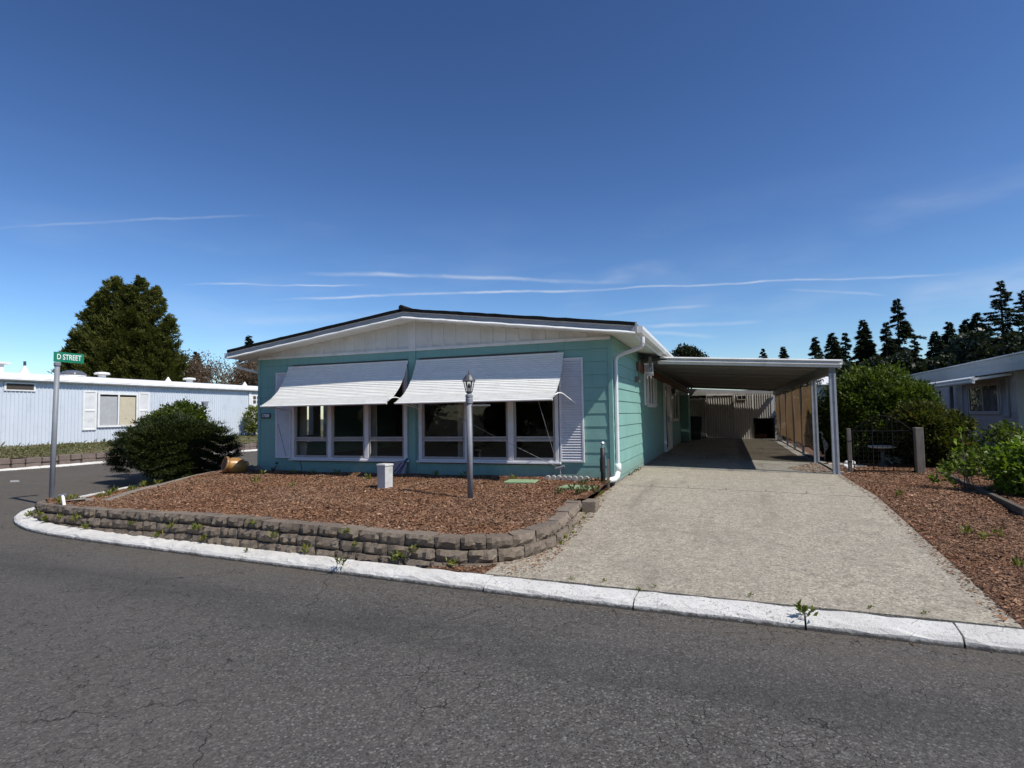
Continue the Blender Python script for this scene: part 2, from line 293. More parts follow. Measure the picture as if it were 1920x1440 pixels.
leafmat('leaf_cypress', (.035, .045, .010), (.15, .15, .032), (.24, .22, .06), .3, .6, .15)
leafmat('leaf_fir', (.016, .027, .014), (.050, .068, .034), None, .15, .6, .15); leafmat('leaf_wood', (.016, .024, .011), (.045, .055, .022), None, .2)
leafmat('leaf_brown', (.085, .055, .032), (.17, .11, .065), (.20, .14, .09), .2); leafmat('leaf_weed', (.10, .125, .02), (.25, .25, .05), (.34, .28, .07), .35)
leafmat('leaf_verge', (.075, .08, .026), (.15, .15, .05), (.17, .11, .06), .2); leafmat('chip', (.13, .06, .031), (.37, .21, .125), (.62, .45, .32), 0., .8, .1, (.27, .185, .125))

# ------------------------------------------------------------------ builders
ORG = {}
class MB:
    def __init__(s): s.v = []; s.f = []
    def add(s, v, f):
        k = len(s.v); s.v += [tuple(q) for q in v]; s.f += [tuple(i+k for i in q) for q in f]; return s
    def box(s, x0, x1, y0, y1, z0, z1):
        return s.add([(x0,y0,z0),(x1,y0,z0),(x1,y1,z0),(x0,y1,z0),(x0,y0,z1),(x1,y0,z1),(x1,y1,z1),(x0,y1,z1)],
                     [(0,3,2,1),(4,5,6,7),(0,1,5,4),(1,2,6,5),(2,3,7,6),(3,0,4,7)])
    def prism(s, poly, ax, a, b):   # polygon in the plane normal to ax (order: the two other axes), extruded a..b
        n = len(poly)
        def mk(p, h): return (h, p[0], p[1]) if ax == 'x' else (p[0], h, p[1]) if ax == 'y' else (p[0], p[1], h)
        return s.add([mk(p, a) for p in poly]+[mk(p, b) for p in poly],
                     [tuple(range(n))[::-1], tuple(range(n, 2*n))]+[(i, (i+1) % n, n+(i+1) % n, n+i) for i in range(n)])
    def tube(s, pts, r, n=8, cap=True):
        pts = [Vector(p) for p in pts]; rs = r if isinstance(r, (list, tuple)) else [r]*len(pts); k = len(s.v); prev = None
        for i, p in enumerate(pts):
            d = ((pts[min(i+1, len(pts)-1)]-p).normalized()+(p-pts[max(i-1, 0)]).normalized())
            d = d.normalized() if d.length > 1e-6 else Vector((0, 0, 1))
            if prev is None: prev = d.orthogonal().normalized()
            u = (prev-d*prev.dot(d)); u = u.normalized() if u.length > 1e-6 else d.orthogonal().normalized(); prev = u; w = d.cross(u)
            for j in range(n):
                a = 2*math.pi*j/n; q = p+(u*math.cos(a)+w*math.sin(a))*rs[i]; s.v.append(tuple(q))
        for i in range(len(pts)-1):
            for j in range(n): s.f.append((k+i*n+j, k+i*n+(j+1) % n, k+(i+1)*n+(j+1) % n, k+(i+1)*n+j))
        if cap: s.f.append(tuple(k+j for j in range(n))[::-1]); s.f.append(tuple(k+(len(pts)-1)*n+j for j in range(n)))
        return s
    def lathe(s, prof, c=(0, 0, 0), n=20, mat=None):
        k = len(s.v)
        for r, z in prof:
            for j in range(n):
                a = 2*math.pi*j/n; q = Vector((r*math.cos(a), r*math.sin(a), z))
                if mat: q = mat @ q
                s.v.append(tuple(q+Vector(c)))
        for i in range(len(prof)-1):
            for j in range(n): s.f.append((k+i*n+j, k+i*n+(j+1) % n, k+(i+1)*n+(j+1) % n, k+(i+1)*n+j))
        s.f.append(tuple(k+j for j in range(n))[::-1]); s.f.append(tuple(k+(len(prof)-1)*n+j for j in range(n))); return s
    def blob(s, c, r, n=10, jit=0.):
        k = len(s.v); m = n//2+1
        for i in range(m+1):
            t = math.pi*i/m
            for j in range(n):
                a = 2*math.pi*j/n; q = 1+random.uniform(-jit, jit)
                s.v.append((c[0]+r[0]*math.sin(t)*math.cos(a)*q, c[1]+r[1]*math.sin(t)*math.sin(a)*q, c[2]+r[2]*math.cos(t)*q))
        for i in range(m):
            for j in range(n): s.f.append((k+i*n+j, k+(i+1)*n+j, k+(i+1)*n+(j+1) % n, k+i*n+(j+1) % n))
        return s
    def build(s, name, mat, parent=None, smooth=False, bevel=0., org=None, **props):
        if parent is not None: og = ORG[parent.name]
        elif org is not None: og = Vector(org)
        else:
            a = np.array(s.v); og = Vector((float((a[:,0].min()+a[:,0].max())/2), float((a[:,1].min()+a[:,1].max())/2), float(a[:,2].min())))
        me = bpy.data.meshes.new(name); me.from_pydata([(x-og.x, y-og.y, z-og.z) for x, y, z in s.v], [], s.f); me.update()
        bm = bmesh.new(); bm.from_mesh(me); bmesh.ops.recalc_face_normals(bm, faces=bm.faces); bm.to_mesh(me); bm.free()
        me.materials.append(MATS[mat])
        if smooth: me.shade_smooth() if hasattr(me, 'shade_smooth') else None
        return link(name, me, parent, og, bevel, **props)
def link(name, me, parent=None, og=Vector((0, 0, 0)), bevel=0., **props):
    o = bpy.data.objects.new(name, me); COL.objects.link(o)
    if parent is not None: o.parent = parent
    else: o.location = og
    ORG[o.name] = Vector(og)
    if bevel:
        b = o.modifiers.new('bevel', 'BEVEL'); b.width = bevel; b.segments = 2; b.limit_method = 'ANGLE'
    for k, v in props.items(): o[k] = v
    return o
def thing(name, loc, label, category, group=None):
    o = bpy.data.objects.new(name, None); COL.objects.link(o); o.location = loc; o.empty_display_size = .1; ORG[o.name] = Vector(loc)
    o['label'] = label; o['category'] = category
    if group: o['group'] = group
    return o
def structure(name, loc):
    o = bpy.data.objects.new(name, None); COL.objects.link(o); o.location = loc; ORG[o.name] = Vector(loc); o['kind'] = 'structure'; return o
def box(name, mat, parent, *b, bevel=0., **p):
    if name == 'pane':      # glass: one sheet in the middle of its thickness
        d = [b[1]-b[0], b[3]-b[2], b[5]-b[4]]; k = d.index(min(d)); c = (b[2*k]+b[2*k+1])/2; u, v = [i for i in range(3) if i != k]; V = []
        for su, sv in ((0, 0), (1, 0), (1, 1), (0, 1)):
            q = [0, 0, 0]; q[k] = c; q[u] = b[2*u+su]; q[v] = b[2*v+sv]; V.append(tuple(q))
        return MB().add(V, [(0, 1, 2, 3)]).build(name, mat, parent, **p)
    return MB().box(*b).build(name, mat, parent, bevel=bevel, **p)
def npmesh(name, V, F):
    me = bpy.data.meshes.new(name); nv, nf, k = len(V), len(F), F.shape[1]
    me.vertices.add(nv); me.vertices.foreach_set('co', np.ascontiguousarray(V, np.float32).ravel())
    me.loops.add(nf*k); me.loops.foreach_set('vertex_index', np.ascontiguousarray(F, np.int32).ravel())
    me.polygons.add(nf); me.polygons.foreach_set('loop_start', np.arange(0, nf*k, k, dtype=np.int32))
    me.update(calc_edges=True); me.validate(); return me
def unit(a): return a/np.maximum(np.linalg.norm(a, axis=1, keepdims=True), 1e-9)
def leaves(name, P, D, Nn, L, Wd, mat, parent=None, og=(0, 0, 0), fold=.0, **props):
    """diamond shaped leaves: base P, axis D, face normal Nn"""
    P = np.asarray(P)-np.array(og); D = unit(D); Sd = unit(np.cross(D, Nn)); Nn = unit(np.cross(Sd, D)); n = len(P)
    L = np.broadcast_to(L, n)[:, None]; Wd = np.broadcast_to(Wd, n)[:, None]
    mid = P+D*L*.45+Nn*fold*L
    V = np.stack([P, mid+Sd*Wd*.5, P+D*L, mid-Sd*Wd*.5], 1).reshape(-1, 3); F = np.arange(4*n).reshape(-1, 4)
    me = npmesh(name, V, F); me.materials.append(MATS[mat]); return link(name, me, parent, Vector(og), **props)
def rbox(m, cx, cy, hx, hy, z0, z1, a, taper=1.):
    V = []
    for z, s in ((z0, 1), (z1, taper)):
        for sx, sy in ((-1,-1),(1,-1),(1,1),(-1,1)):
            x, y = sx*hx*s, sy*hy*s; V.append((cx+x*math.cos(a)-y*math.sin(a), cy+x*math.sin(a)+y*math.cos(a), z))
    return m.add(V, [(0,3,2,1),(4,5,6,7),(0,1,5,4),(1,2,6,5),(2,3,7,6),(3,0,4,7)])
def rdir(n): return unit(RNG.normal(size=(n, 3)))
def clumps(blobs, n, per=35, cr=.1, inner=.45, lump=.12):
    """leaf positions in clumps through ellipsoids; returns points and outward directions"""
    B = np.array(blobs); w = (B[:,3]*B[:,4]+B[:,4]*B[:,5]+B[:,3]*B[:,5]); w /= w.sum(); K = max(1, n//per)
    Ps = []; Os = []; need = K
    while need > 0:
        m = need*2+20; i = RNG.choice(len(B), m, p=w); u = rdir(m)
        rad = 1-inner*RNG.random(m)**2.2+lump*np.sin(u[:,0]*5+i*1.7)*np.sin(u[:,1]*6+2*i)*np.sin(u[:,2]*5+i)+RNG.normal(size=m)*.03
        p = B[i,:3]+u*B[i,3:6]*rad[:,None]; keep = np.ones(m, bool)
        for k in range(len(B)): keep &= ~((((p-B[k,:3])/B[k,3:6])**2).sum(1) < .42)
        p, u = p[keep][:need], u[keep][:need]; Ps.append(p); Os.append(u); need -= len(p)
    C = np.concatenate(Ps); O = np.concatenate(Os)
    idx = np.repeat(np.arange(K), per); P = C[idx]+RNG.normal(size=(K*per, 3))*cr*.55
    return P, O[idx], C, O
def xf_copy(src, loc, rotz=0., scale=1., parent=None, **props):
    o = src.copy(); COL.objects.link(o)
    if parent is None: o.location = loc; o.rotation_euler = (0, 0, rotz); o.scale = (scale,)*3 if not isinstance(scale, tuple) else scale
    else: o.parent = parent
    for k, v in props.items(): o[k] = v
    for ch in src.children: xf_copy(ch, None, parent=o)
    return o
def text_mesh(name, body, size, mat, parent, M4, extrude=.004, spacing=1., sx=1.):
    cu_ = bpy.data.curves.new('t', 'FONT'); cu_.body = body; cu_.size = size; cu_.extrude = extrude; cu_.align_x = 'CENTER'; cu_.align_y = 'CENTER'; cu_.space_character = spacing; cu_.offset = size*.012
    ob = bpy.data.objects.new('t', cu_); COL.objects.link(ob); dg = bpy.context.evaluated_depsgraph_get(); dg.update()
    me = bpy.data.meshes.new_from_object(ob.evaluated_get(dg)); bpy.data.objects.remove(ob)
    me.transform(Matrix.Diagonal((sx, 1, 1, 1))); me.transform(M4); me.transform(Matrix.Translation(-ORG[parent.name]))
    me.materials.clear(); me.materials.append(MATS[mat]); me.name = name; return link(name, me, parent, ORG[parent.name])
def lerp_path(pts, step):
    pts = [Vector(p) for p in pts]; out = [pts[0]]
    for a, b in zip(pts[:-1], pts[1:]):
        k = max(1, round((b-a).length/step))
        for i in range(1, k+1): out.append(a.lerp(b, i/k))
    return out
def smooth_path(pts, it=2):
    pts = [Vector(p) for p in pts]
    for _ in range(it):
        q = [pts[0]]
        for a, b in zip(pts[:-1], pts[1:]): q += [a*.75+b*.25, a*.25+b*.75]
        pts = q+[pts[-1]]
    return pts
def inpoly(x, y, poly):
    c = np.zeros(np.shape(x), bool); n = len(poly)
    for i in range(n):
        x0, y0 = poly[i]; x1, y1 = poly[(i+1) % n]
        if y0 == y1: continue
        c ^= ((y0 > y) != (y1 > y)) & (x < (x1-x0)*(y-y0)/(y1-y0)+x0)
    return c
def sheet(name, poly, hf, step, mat, drop=.15, **props):
    xs = [p[0] for p in poly]; ys = [p[1] for p in poly]
    gx = np.arange(min(xs), max(xs)+step, step); gy = np.arange(min(ys), max(ys)+step, step)
    X, Y = np.meshgrid(gx, gy); Z = hf(X, Y); cx = X[:-1,:-1]+step/2; cy = Y[:-1,:-1]+step/2; keep = inpoly(cx, cy, poly)
    nx = len(gx); idx = np.arange(X.size).reshape(X.shape)
    F = np.stack([idx[:-1,:-1], idx[:-1,1:], idx[1:,1:], idx[1:,:-1]], -1)[keep]
    used = np.unique(F); remap = -np.ones(X.size, int); remap[used] = np.arange(len(used))
    V = np.stack([X.ravel(), Y.ravel(), Z.ravel()], 1)[used]
    me = npmesh(name, V, remap[F]); me.materials.append(MATS[mat]); me.polygons.foreach_set('use_smooth', np.ones(len(me.polygons), bool)); return link(name, me, None, Vector((0, 0, 0)), **props)

# ------------------------------------------------------------------ ground, roads, kerbs
g = MB(); g.add([(-1200,-1200,-.06),(1200,-1200,-.06),(1200,1200,-.06),(-1200,1200,-.06)], [(0,1,2,3)]); g.build('ground', 'far_ground', org=(0,0,-.06), kind='structure')
rd = MB(); rd.add([(-90,-7,0),(70,-7,0),(70,5.6,0),(-9.2,5.6,0),(-9.2,140,0),(-23.2,140,0),(-23.2,5.6,0),(-90,5.6,0)], [(0,1,2,7),(3,4,5,6)]); rd.build('road', 'asphalt', org=(0,0,0), kind='structure')
def ribbon(name, pts, w, z, mat, parent=None, **props):
    pts = [Vector((p[0], p[1], 0)) for p in pts]; m = MB(); V = []
    for i, p in enumerate(pts):
        d = (pts[min(i+1, len(pts)-1)]-pts[max(i-1, 0)]).normalized(); s = Vector((-d.y, d.x, 0)); ww = w*(.5+random.random())*(1 if 0 < i < len(pts)-1 else .3)
        a, b = p+s*ww/2, p-s*ww/2; V += [(a.x, a.y, z(a.x, a.y) if callable(z) else z), (b.x, b.y, z(b.x, b.y) if callable(z) else z)]
    m.add(V, [(2*i, 2*i+1, 2*i+3, 2*i+2) for i in range(len(pts)-1)]); return m.build(name, mat, parent, **props)
def wander(a, b, n, j):
    a, b = Vector((*a, 0)), Vector((*b, 0)); return [a.lerp(b, i/n)+Vector((random.gauss(0, j), random.gauss(0, j), 0))*(0 if i in (0, n) else 1) for i in range(n+1)]
road = bpy.data.objects['road']
for a, b, n, j in [((-3.86,5.0),(-3.35,4.1),9,.025),((-3.35,4.1),(-3.15,3.75),5,.02),((-12.9,8.0),(-16.2,7.0),14,.03),((-16,10.2),(-20.5,9.4),14,.04)]:
    ribbon('road_crack', wander(a, b, n, j), .007, .003, 'crack_dark', road)
m = MB()
for k in range(9):
    x, y = -20.6+random.random()*1.9, 9.4+random.random()*1.2; m.add([(x,y,.004),(x+.6,y-.35,.004),(x+.75,y-.2,.004),(x+.15,y+.12,.004)], [(0,1,2,3)])
m.build('worn_paint', 'road_paint', road)
KERB = [(16,4.1),(3.5,4.70),(1.73,4.77),(-1.86,4.94),(-3.79,5.09),(-6.67,5.32),(-8.3,5.47),(-9.2,5.58),(-10.0,5.76),(-10.8,6.08),(-11.5,6.5),(-12.0,7.0),(-12.4,7.6),(-12.75,8.4),(-13.3,9.6),(-13.8,10.8),(-14.1,13),(-14.15,45)]
def sweep_kerb(pts, prof, jit=.0065):
    m = MB(); k = len(prof); V = []
    for i, p in enumerate(pts):
        d = (pts[min(i+1, len(pts)-1)]-pts[max(i-1, 0)]).normalized(); s = Vector((d.y, -d.x, 0))
        for o, z in prof: q = p+s*(o+random.uniform(-jit, jit)*(z > .01)); V.append((q.x, q.y, z+random.uniform(-jit, jit)*(z > .01)))
    F = [(i*k+j, i*k+(j+1) % k, (i+1)*k+(j+1) % k, (i+1)*k+j) for i in range(len(pts)-1) for j in range(k)]
    F += [tuple(range(k)), tuple((len(pts)-1)*k+j for j in range(k))[::-1]]; m.add(V, F); return m
KP = [(-.01,-.05),(0,.04),(.022,.064),(.06,.076),(.15,.086),(.225,.094),(.243,.088),(.248,-.05)]
def kerb_run(root, path, joints, prof):
    P = [Vector((p[0], p[1], 0)) for p in path]; cum = [0]
    for a, b in zip(P[:-1], P[1:]): cum.append(cum[-1]+(b-a).length)
    def at(s):
        for i in range(len(P)-1):
            if s <= cum[i+1]: return P[i].lerp(P[i+1], (s-cum[i])/(cum[i+1]-cum[i]))
        return P[-1]
    for a, b in zip(joints[:-1], joints[1:]):
        n = max(2, int((b-a)/.12)); sweep_kerb([at(a+.007+(b-a-.014)*i/n) for i in range(n+1)], prof).build('kerb_segment', 'kerb_paint', root)
    return cum[-1]
kr = structure('kerb', (-4, 5, 0)); kp = smooth_path([(x, y, 0) for x, y in KERB[1:-1]], 1); kp = [Vector((16, 4.1, 0))]+kp+[Vector((-14.15, 45, 0))]
def arc_at_x(x):
    s = 0
    for a, b in zip(kp[:-1], kp[1:]):
        if (a.x-x)*(b.x-x) <= 0 and a.x != b.x: return s+(b-a).length*(x-a.x)/(b.x-a.x)
        s += (b-a).length
    return s
J = [0.]+[arc_at_x(x) for x in (12.5, 9.2, 6.1, 3.4, 1.42, .47, -.79, -2.15, -3.80, -5.25, -9.15, -10.3, -11.6)]; J += [J[-1]+k*2.4 for k in range(1, 14)]
kerb_run(kr, kp, J, KP)
kf = structure('kerb', (-22.6, 20, 0)); kerb_run(kf, [(-22.55,110),(-22.5,30),(-22.5,14),(-23.2,9.5),(-25,6.6),(-29,5.6),(-45,5.6)], [0,30,55,62,69,76,83,87,90,93,96.5,100,105,112], KP)

# lot surfaces
XL, XC, YF = -9.88, -1.95, 10.32
RIM = [(-11.75,7.35),(-11.2,6.62),(-10.3,6.12),(-9.2,5.88),(-8.0,5.74),(-6.0,5.57),(-4.0,5.44),(-2.75,5.42),(-2.3,5.56),(-1.98,5.88),(-1.88,6.5),(-1.93,7.3),(-1.96,8.0)]
RZ = [.20,.26,.32,.35,.365,.42,.395,.36,.36,.365,.37,.385,.41]
def xe(y): return np.interp(y, [6.5,7.6,8.4,9.6,10.8,13,45], [-11.3,-12.1,-12.4,-12.95,-13.45,-13.75,-13.8])
def hl(x, y):
    b = np.interp(x, [-10.5,-8.4,-6,-4.6,-3.6,-2], [.30,.345,.40,.375,.34,.34]); b = b+(.475-b)*np.clip((y-5.7)/4.4, 0, 1)
    t = np.clip((x-xe(y))/2.7, 0, 1); t = t*t*(3-2*t); b = .09+(b-.09)*np.where(y > 6.6, t, 1.)
    return b+.012*np.sin(x*3.1+y*2)*np.sin(y*2.7-x)+.006*np.sin(x*9+y*4)*np.sin(y*8)-.015
def inset(path, d):
    out = []
    for i, p in enumerate(path):
        a, b = path[max(i-1, 0)], path[min(i+1, len(path)-1)]; tx, ty = b[0]-a[0], b[1]-a[1]; l = math.hypot(tx, ty); out.append((p[0]-ty/l*d, p[1]+tx/l*d))
    return out
LOT = inset(RIM, .15)+[(-1.97,8.2),(-1.97,10.42),(-9.82,10.42),(-9.82,32),(-13.8,32),(-13.75,13),(-13.45,10.8),(-12.95,9.6),(-12.4,8.4),(-12.05,7.6)]
sheet('mulch_bed', LOT, hl, .05, 'mulch_soil', kind='structure')
def hr(x, y): return np.interp(y, [4.9,10.4,13.6,40], [.098,.272,.292,.285])+.010*np.sin(x*5+y*2)*np.sin(y*4-x)+np.clip((x-3.2)*.02, 0, .1)
RL = [(1.6,5.1),(6.6,4.87),(6.6,33),(1.7,33)]
sheet('garden_bed', RL, lambda x, y: hr(x, y)-.022, .15, 'mulch_soil', kind='structure')
def chips(name, poly, hf, n, ok=None, **props):
    xs = [p[0] for p in poly]; ys = [p[1] for p in poly]; P = []
    tot = 0
    while tot < n:
        x = RNG.uniform(min(xs), max(xs), n); y = RNG.uniform(min(ys), max(ys), n); k = inpoly(x, y, poly)
        if ok is not None: k &= ok(x, y)
        P.append(np.stack([x[k], y[k]], 1)); tot += k.sum()
    P = np.concatenate(P)[:n]; z = hf(P[:,0], P[:,1])+RNG.uniform(.002, .018, n)
    a = RNG.uniform(0, 2*np.pi, n); D = np.stack([np.cos(a), np.sin(a), RNG.normal(size=n)*.28], 1); Nn = unit(np.stack([RNG.normal(size=n)*.4, RNG.normal(size=n)*.4, np.ones(n)], 1))
    L = RNG.gamma(4., .0060, n)+.008; return leaves(name, np.stack([P[:,0], P[:,1], z], 1)-D*L[:,None]*.5, D, Nn, L, L*RNG.uniform(.22, .5, n), 'chip', kind='stuff', **props)
front = [p for p in LOT if p[1] < 10.5][:len(RIM)+3]+[(-10.6,10.42),(-12.9,10.42),(-12.9,9.6),(-12.35,8.4),(-12.0,7.6)]
chips('wood_chips', front, hl, 280000, label='reddish brown bark chips covering the front bed behind the block wall', category='bark chips')
def hs(x, y): return np.interp(y, [5.2, 10.4], [.088, .34])-.006
SOIL = [(-2.9,5.28),(-1.72,5.2),(-1.76,7.5),(-1.88,10.3),(-2.06,10.3),(-2.05,7.4),(-2.25,5.9)]
sheet('soil_strip', SOIL, hs, .06, 'mulch_soil', kind='structure')
chips('wood_chips', SOIL, hs, 5000, label='dark chips spilled in the gap between block wall and driveway', category='bark chips')
chips('wood_chips', [(1.84,5.10),(6.5,4.95),(6.5,14.5),(4.6,17),(2.12,17),(2.10,10.4)], hr, 175000, None, label='brown bark chips beside the right edge of the driveway', category='bark chips')
chips('wood_chips', [(1.15,14.6),(1.45,13.85),(2.02,13.8),(2.02,16.4),(1.85,16.3)], lambda x, y: .292+.021*(2.06-x), 1500, label='thin drift of bark chips on the slab by the second carport post', category='bark chips')
chips('wood_chips', [(1.70,5.1),(1.84,5.1),(2.09,10.4),(2.10,13.6),(1.98,13.6),(1.97,10.4)], lambda x, y: np.interp(y, [5.1,10.4,13.6], [.1,.276,.292]), 900, label='stray bark chips scattered on the right rim of the driveway', category='bark chips')
# driveway slabs
dw = structure('driveway', (0, 10, .1))
def slab(name, c, mat, parent, n=14, th=.16, wob=.004):
    c = [Vector(p) for p in c]; m = MB(); V = []
    for j in range(n+1):
        for i in range(n+1):
            a = c[0].lerp(c[1], i/n); b = c[3].lerp(c[2], i/n); p = a.lerp(b, j/n); V.append((p.x, p.y, p.z+math.sin(p.x*2.1+p.y)*math.sin(p.y*1.7)*wob))
    k = n+1; F = [(j*k+i, j*k+i+1, (j+1)*k+i+1, (j+1)*k+i) for j in range(n) for i in range(n)]
    edge = [i for i in range(k)]+[j*k+n for j in range(1, k)]+[n*k+i for i in range(n-1, -1, -1)]+[j*k for j in range(n-1, 0, -1)]
    base = len(V); V += [(V[e][0], V[e][1], V[e][2]-th) for e in edge]; L = len(edge); F += [(edge[i], base+i, base+(i+1) % L, edge[(i+1) % L]) for i in range(L)]
    return m.add(V, F).build(name, mat, parent)
slab('concrete_slab', [(-2.25,5.225,.096),(1.83,5.036,.096),(2.08,10.36,.272),(-1.93,10.40,.352)], 'driveway_concrete', dw)
slab('concrete_slab', [(-1.93,10.415,.354),(2.08,10.375,.274),(2.10,13.59,.288),(-1.95,13.63,.372)], 'driveway_concrete', dw)
slab('concrete_slab', [(-1.95,13.645,.372),(2.10,13.605,.288),(2.06,22.0,.292),(-1.95,22.0,.375)], 'slab_concrete', dw)
slab('concrete_slab', [(-1.95,22.015,.375),(2.06,22.015,.292),(2.06,30.5,.30),(-1.95,30.5,.36)], 'slab_concrete', dw)
box('joint_filler', 'dirt', dw, -1.9, 2.0, 10.30, 13.9, .0, .20)
# old buried concrete edging along the side street
eg = [(-9.75,6.35),(-10.1,7.1),(-10.45,7.9),(-10.8,8.8),(-11.2,9.8),(-11.5,10.7),(-11.6,11.8)]; m = MB(); pp = smooth_path([(x, y, 0) for x, y in eg], 2); V = []
for i, p in enumerate(pp):
    d = (pp[min(i+1, len(pp)-1)]-pp[max(i-1, 0)]).normalized(); s = Vector((d.y, -d.x, 0)); w = .17+.05*math.sin(i*1.3)
    for o, dz in ((-w, -.03), (-w+.03, .035), (w-.03, .035), (w, -.03)): q = p+s*o; V.append((q.x, q.y, float(hl(q.x, q.y))+dz))
F = [(i*4+j, i*4+j+1, (i+1)*4+j+1, (i+1)*4+j) for i in range(len(pp)-1) for j in range(3)]
m.add(V, F).build('path', 'old_concrete', None, kind='structure')

# ------------------------------------------------------------------ block retaining wall
wl = thing('retaining_wall', (-5, 5.5, .1), 'low stacked wall of rough brown concrete blocks holding back the bark bed', 'retaining wall')
RP = [Vector((x, y, z)) for (x, y), z in zip(RIM, RZ)]
rp = smooth_path(RP, 2); cum = [0]
for a, b in zip(rp[:-1], rp[1:]): cum.append(cum[-1]+((b-a).xy).length)
def rim_at(s):
    s = max(0, min(cum[-1]-1e-4, s))
    for i in range(len(rp)-1):
        if s <= cum[i+1]:
            t = (s-cum[i])/(cum[i+1]-cum[i]); return rp[i].lerp(rp[i+1], t), (rp[i+1]-rp[i]).normalized()
def block(s0, s1, zt, h, out, mat):
    a, da = rim_at(s0); b, db = rim_at(s1); m = MB(); V = []; nx, nz = 6, 3
    for j in range(nz+1):
        for i in range(nx+1):
            t = i/nx; p, d = rim_at(s0+(s1-s0)*t); n = Vector((d.y, -d.x, 0)).normalized(); ed = (i in (0, nx)) or (j in (0, nz))
            bul = (-.012+random.uniform(-.003, .003) if ed else random.uniform(-.004, .032)); z = zt(t)-h+h*j/nz
            q = p+n*(out+bul); V.append((q.x+random.uniform(-.006, .006), q.y, z+(0 if j in (0, nz) else random.uniform(-.014, .014))))
    k = nx+1; F = [(j*k+i, j*k+i+1, (j+1)*k+i+1, (j+1)*k+i) for j in range(nz) for i in range(nx)]
    def back(p, d, dep, inset):
        n = Vector((d.y, -d.x, 0)).normalized(); return p-n*dep+d*inset
    pa, pb = back(a, da, .20-out, .02), back(b, db, .20-out, -.02); base = len(V)
    V += [(pa.x, pa.y, zt(0)-h), (pb.x, pb.y, zt(1)-h), (pb.x, pb.y, zt(1)), (pa.x, pa.y, zt(0))]
    top = [nz*k+i for i in range(k)]; bot = [i for i in range(k)]
    F += [tuple(top+[base+2, base+3]), tuple([base, base+1]+bot[::-1]), (base+3, base+2, base+1, base), tuple([base, base+3]+[j*k for j in range(nz, -1, -1)]), tuple([base+2, base+1]+[j*k+nx for j in range(nz+1)])]
    m.add(V, F).build('block', mat, wl)
CH = .118
for c in range(3):
    s = random.uniform(0, .2)+c*.13
    while s < cum[-1]-.15:
        p, _ = rim_at(s); L = random.choice((.27, .29, .3, .31, .34)); e = min(s+L, cum[-1])
        q, _ = rim_at(e); dz = random.uniform(-.008, .006); z0, z1 = p.z-c*(CH+.003)+dz, q.z-c*(CH+.003)+dz+random.uniform(-.005, .005)
        ymin = 7.3 if c == 1 else 6.6
        if not (c and p.x > -2.2 and p.y > ymin): block(s+.005, e-.005, (lambda t, a=z0, b=z1: a+(b-a)*t), CH, c*.036+random.uniform(-.008, .010), 'block_stone' if random.random() < .6 else 'block_stone_dark')
        s = e
for k, (x, y, rz) in enumerate([(-1.90,8.25,.1)]):
    m = rbox(MB(), x, y, .10, .15, .2, .385, .06); m.build('block', 'block_stone', wl, bevel=.012)

# ------------------------------------------------------------------ the teal mobile home
H = thing('mobile_home', (-5.9, 20, .4), 'teal lap sided mobile home with white gable, low black roof and two white awnings', 'mobile home')
ZL = [.454+.2325*k for k in range(11)]
DK = (-9.28, 18, .4)
W1, W2 = (-8.90, -6.10), (-5.77, -2.95); WZ0, WZ1 = .745, 2.62
core = MB()
core.box(XL+.01, XC-.01, YF, YF+.1, .36, WZ0); core.box(XL+.01, XC-.01, YF, YF+.1, WZ1, 2.93)
for a, b in ((XL+.01, W1[0]), (W1[1], W2[0]), (W2[1], XC-.01)): core.box(a, b, YF, YF+.1, WZ0, WZ1)
core.build('wall', 'interior_wall', H)
box('wall', 'teal_paint', H, XC-.1, XC, YF+.1, 30.3, .36, 3.0)
lw = MB(); LW = (11.5, 12.62, .98, 2.45)
lw.box(XL, XL+.1, YF+.1, LW[0], .36, 2.98); lw.box(XL, XL+.1, LW[1], 30.3, .36, 2.98); lw.box(XL, XL+.1, LW[0], LW[1], .36, LW[2]); lw.box(XL, XL+.1, LW[0], LW[1], LW[3], 2.98)
lw.build('wall', 'teal_paint', H)
box('wall', 'teal_paint', H, XL+.1, XC-.1, 30.2, 30.3, .36, 2.98)
ww = MB()
for a, b, c, d in ((LW[0],LW[0]+.06,LW[2],LW[3]),(LW[1]-.06,LW[1],LW[2],LW[3]),(LW[0]+.06,LW[1]-.06,LW[2],LW[2]+.05),(LW[0]+.06,LW[1]-.06,LW[3]-.05,LW[3]),(12.0,12.28,LW[2]+.05,LW[3]-.05),(LW[0]+.06,12.0,1.16,1.20)): ww.box(XL-.02, XL+.12, a, b, c, d)
w = ww.build('window', 'window_frame', H); box('pane', 'pane_glass', w, XL+.04, XL+.046, LW[0]+.05, LW[1]-.05, LW[2]+.04, LW[3]-.04)
rm = MB().box(XL+.1, XC-.1, YF+.1, 16, .62, .7); rm.build('floor', 'carpet', H)
box('ceiling', 'interior_dark', H, XL+.1, XC-.1, YF+.1, 16, 2.86, 2.9); box('partition', 'interior_wall', H, XL+.1, XC-.1, 15.9, 16, .7, 2.86); box('partition', 'interior_wall', H, -6.3, -6.2, 13.2, 15.9, .7, 2.86)
for x0, x1 in ((-5.02, -4.96), (-8.86, -8.72), (-7.0, -6.92)):
    cu = MB()
    for k in range(5): cu.tube([(x0+(x1-x0)*k/4, YF+.16, .78), (x0+(x1-x0)*k/4, YF+.16, 2.6)], .022, 6)
    cu.build('curtain', 'curtain_cloth', H)
def fb(x0, x1, z0, z1, nm='siding_board'):
    t = random.uniform(-.0015, .0015)
    MB().prism([(YF-.016+t, z0), (YF-.005, z1-.002), (YF-.0005, z1-.002), (YF-.0005, z0)], 'x', x0, x1).build(nm, 'teal_paint', H)
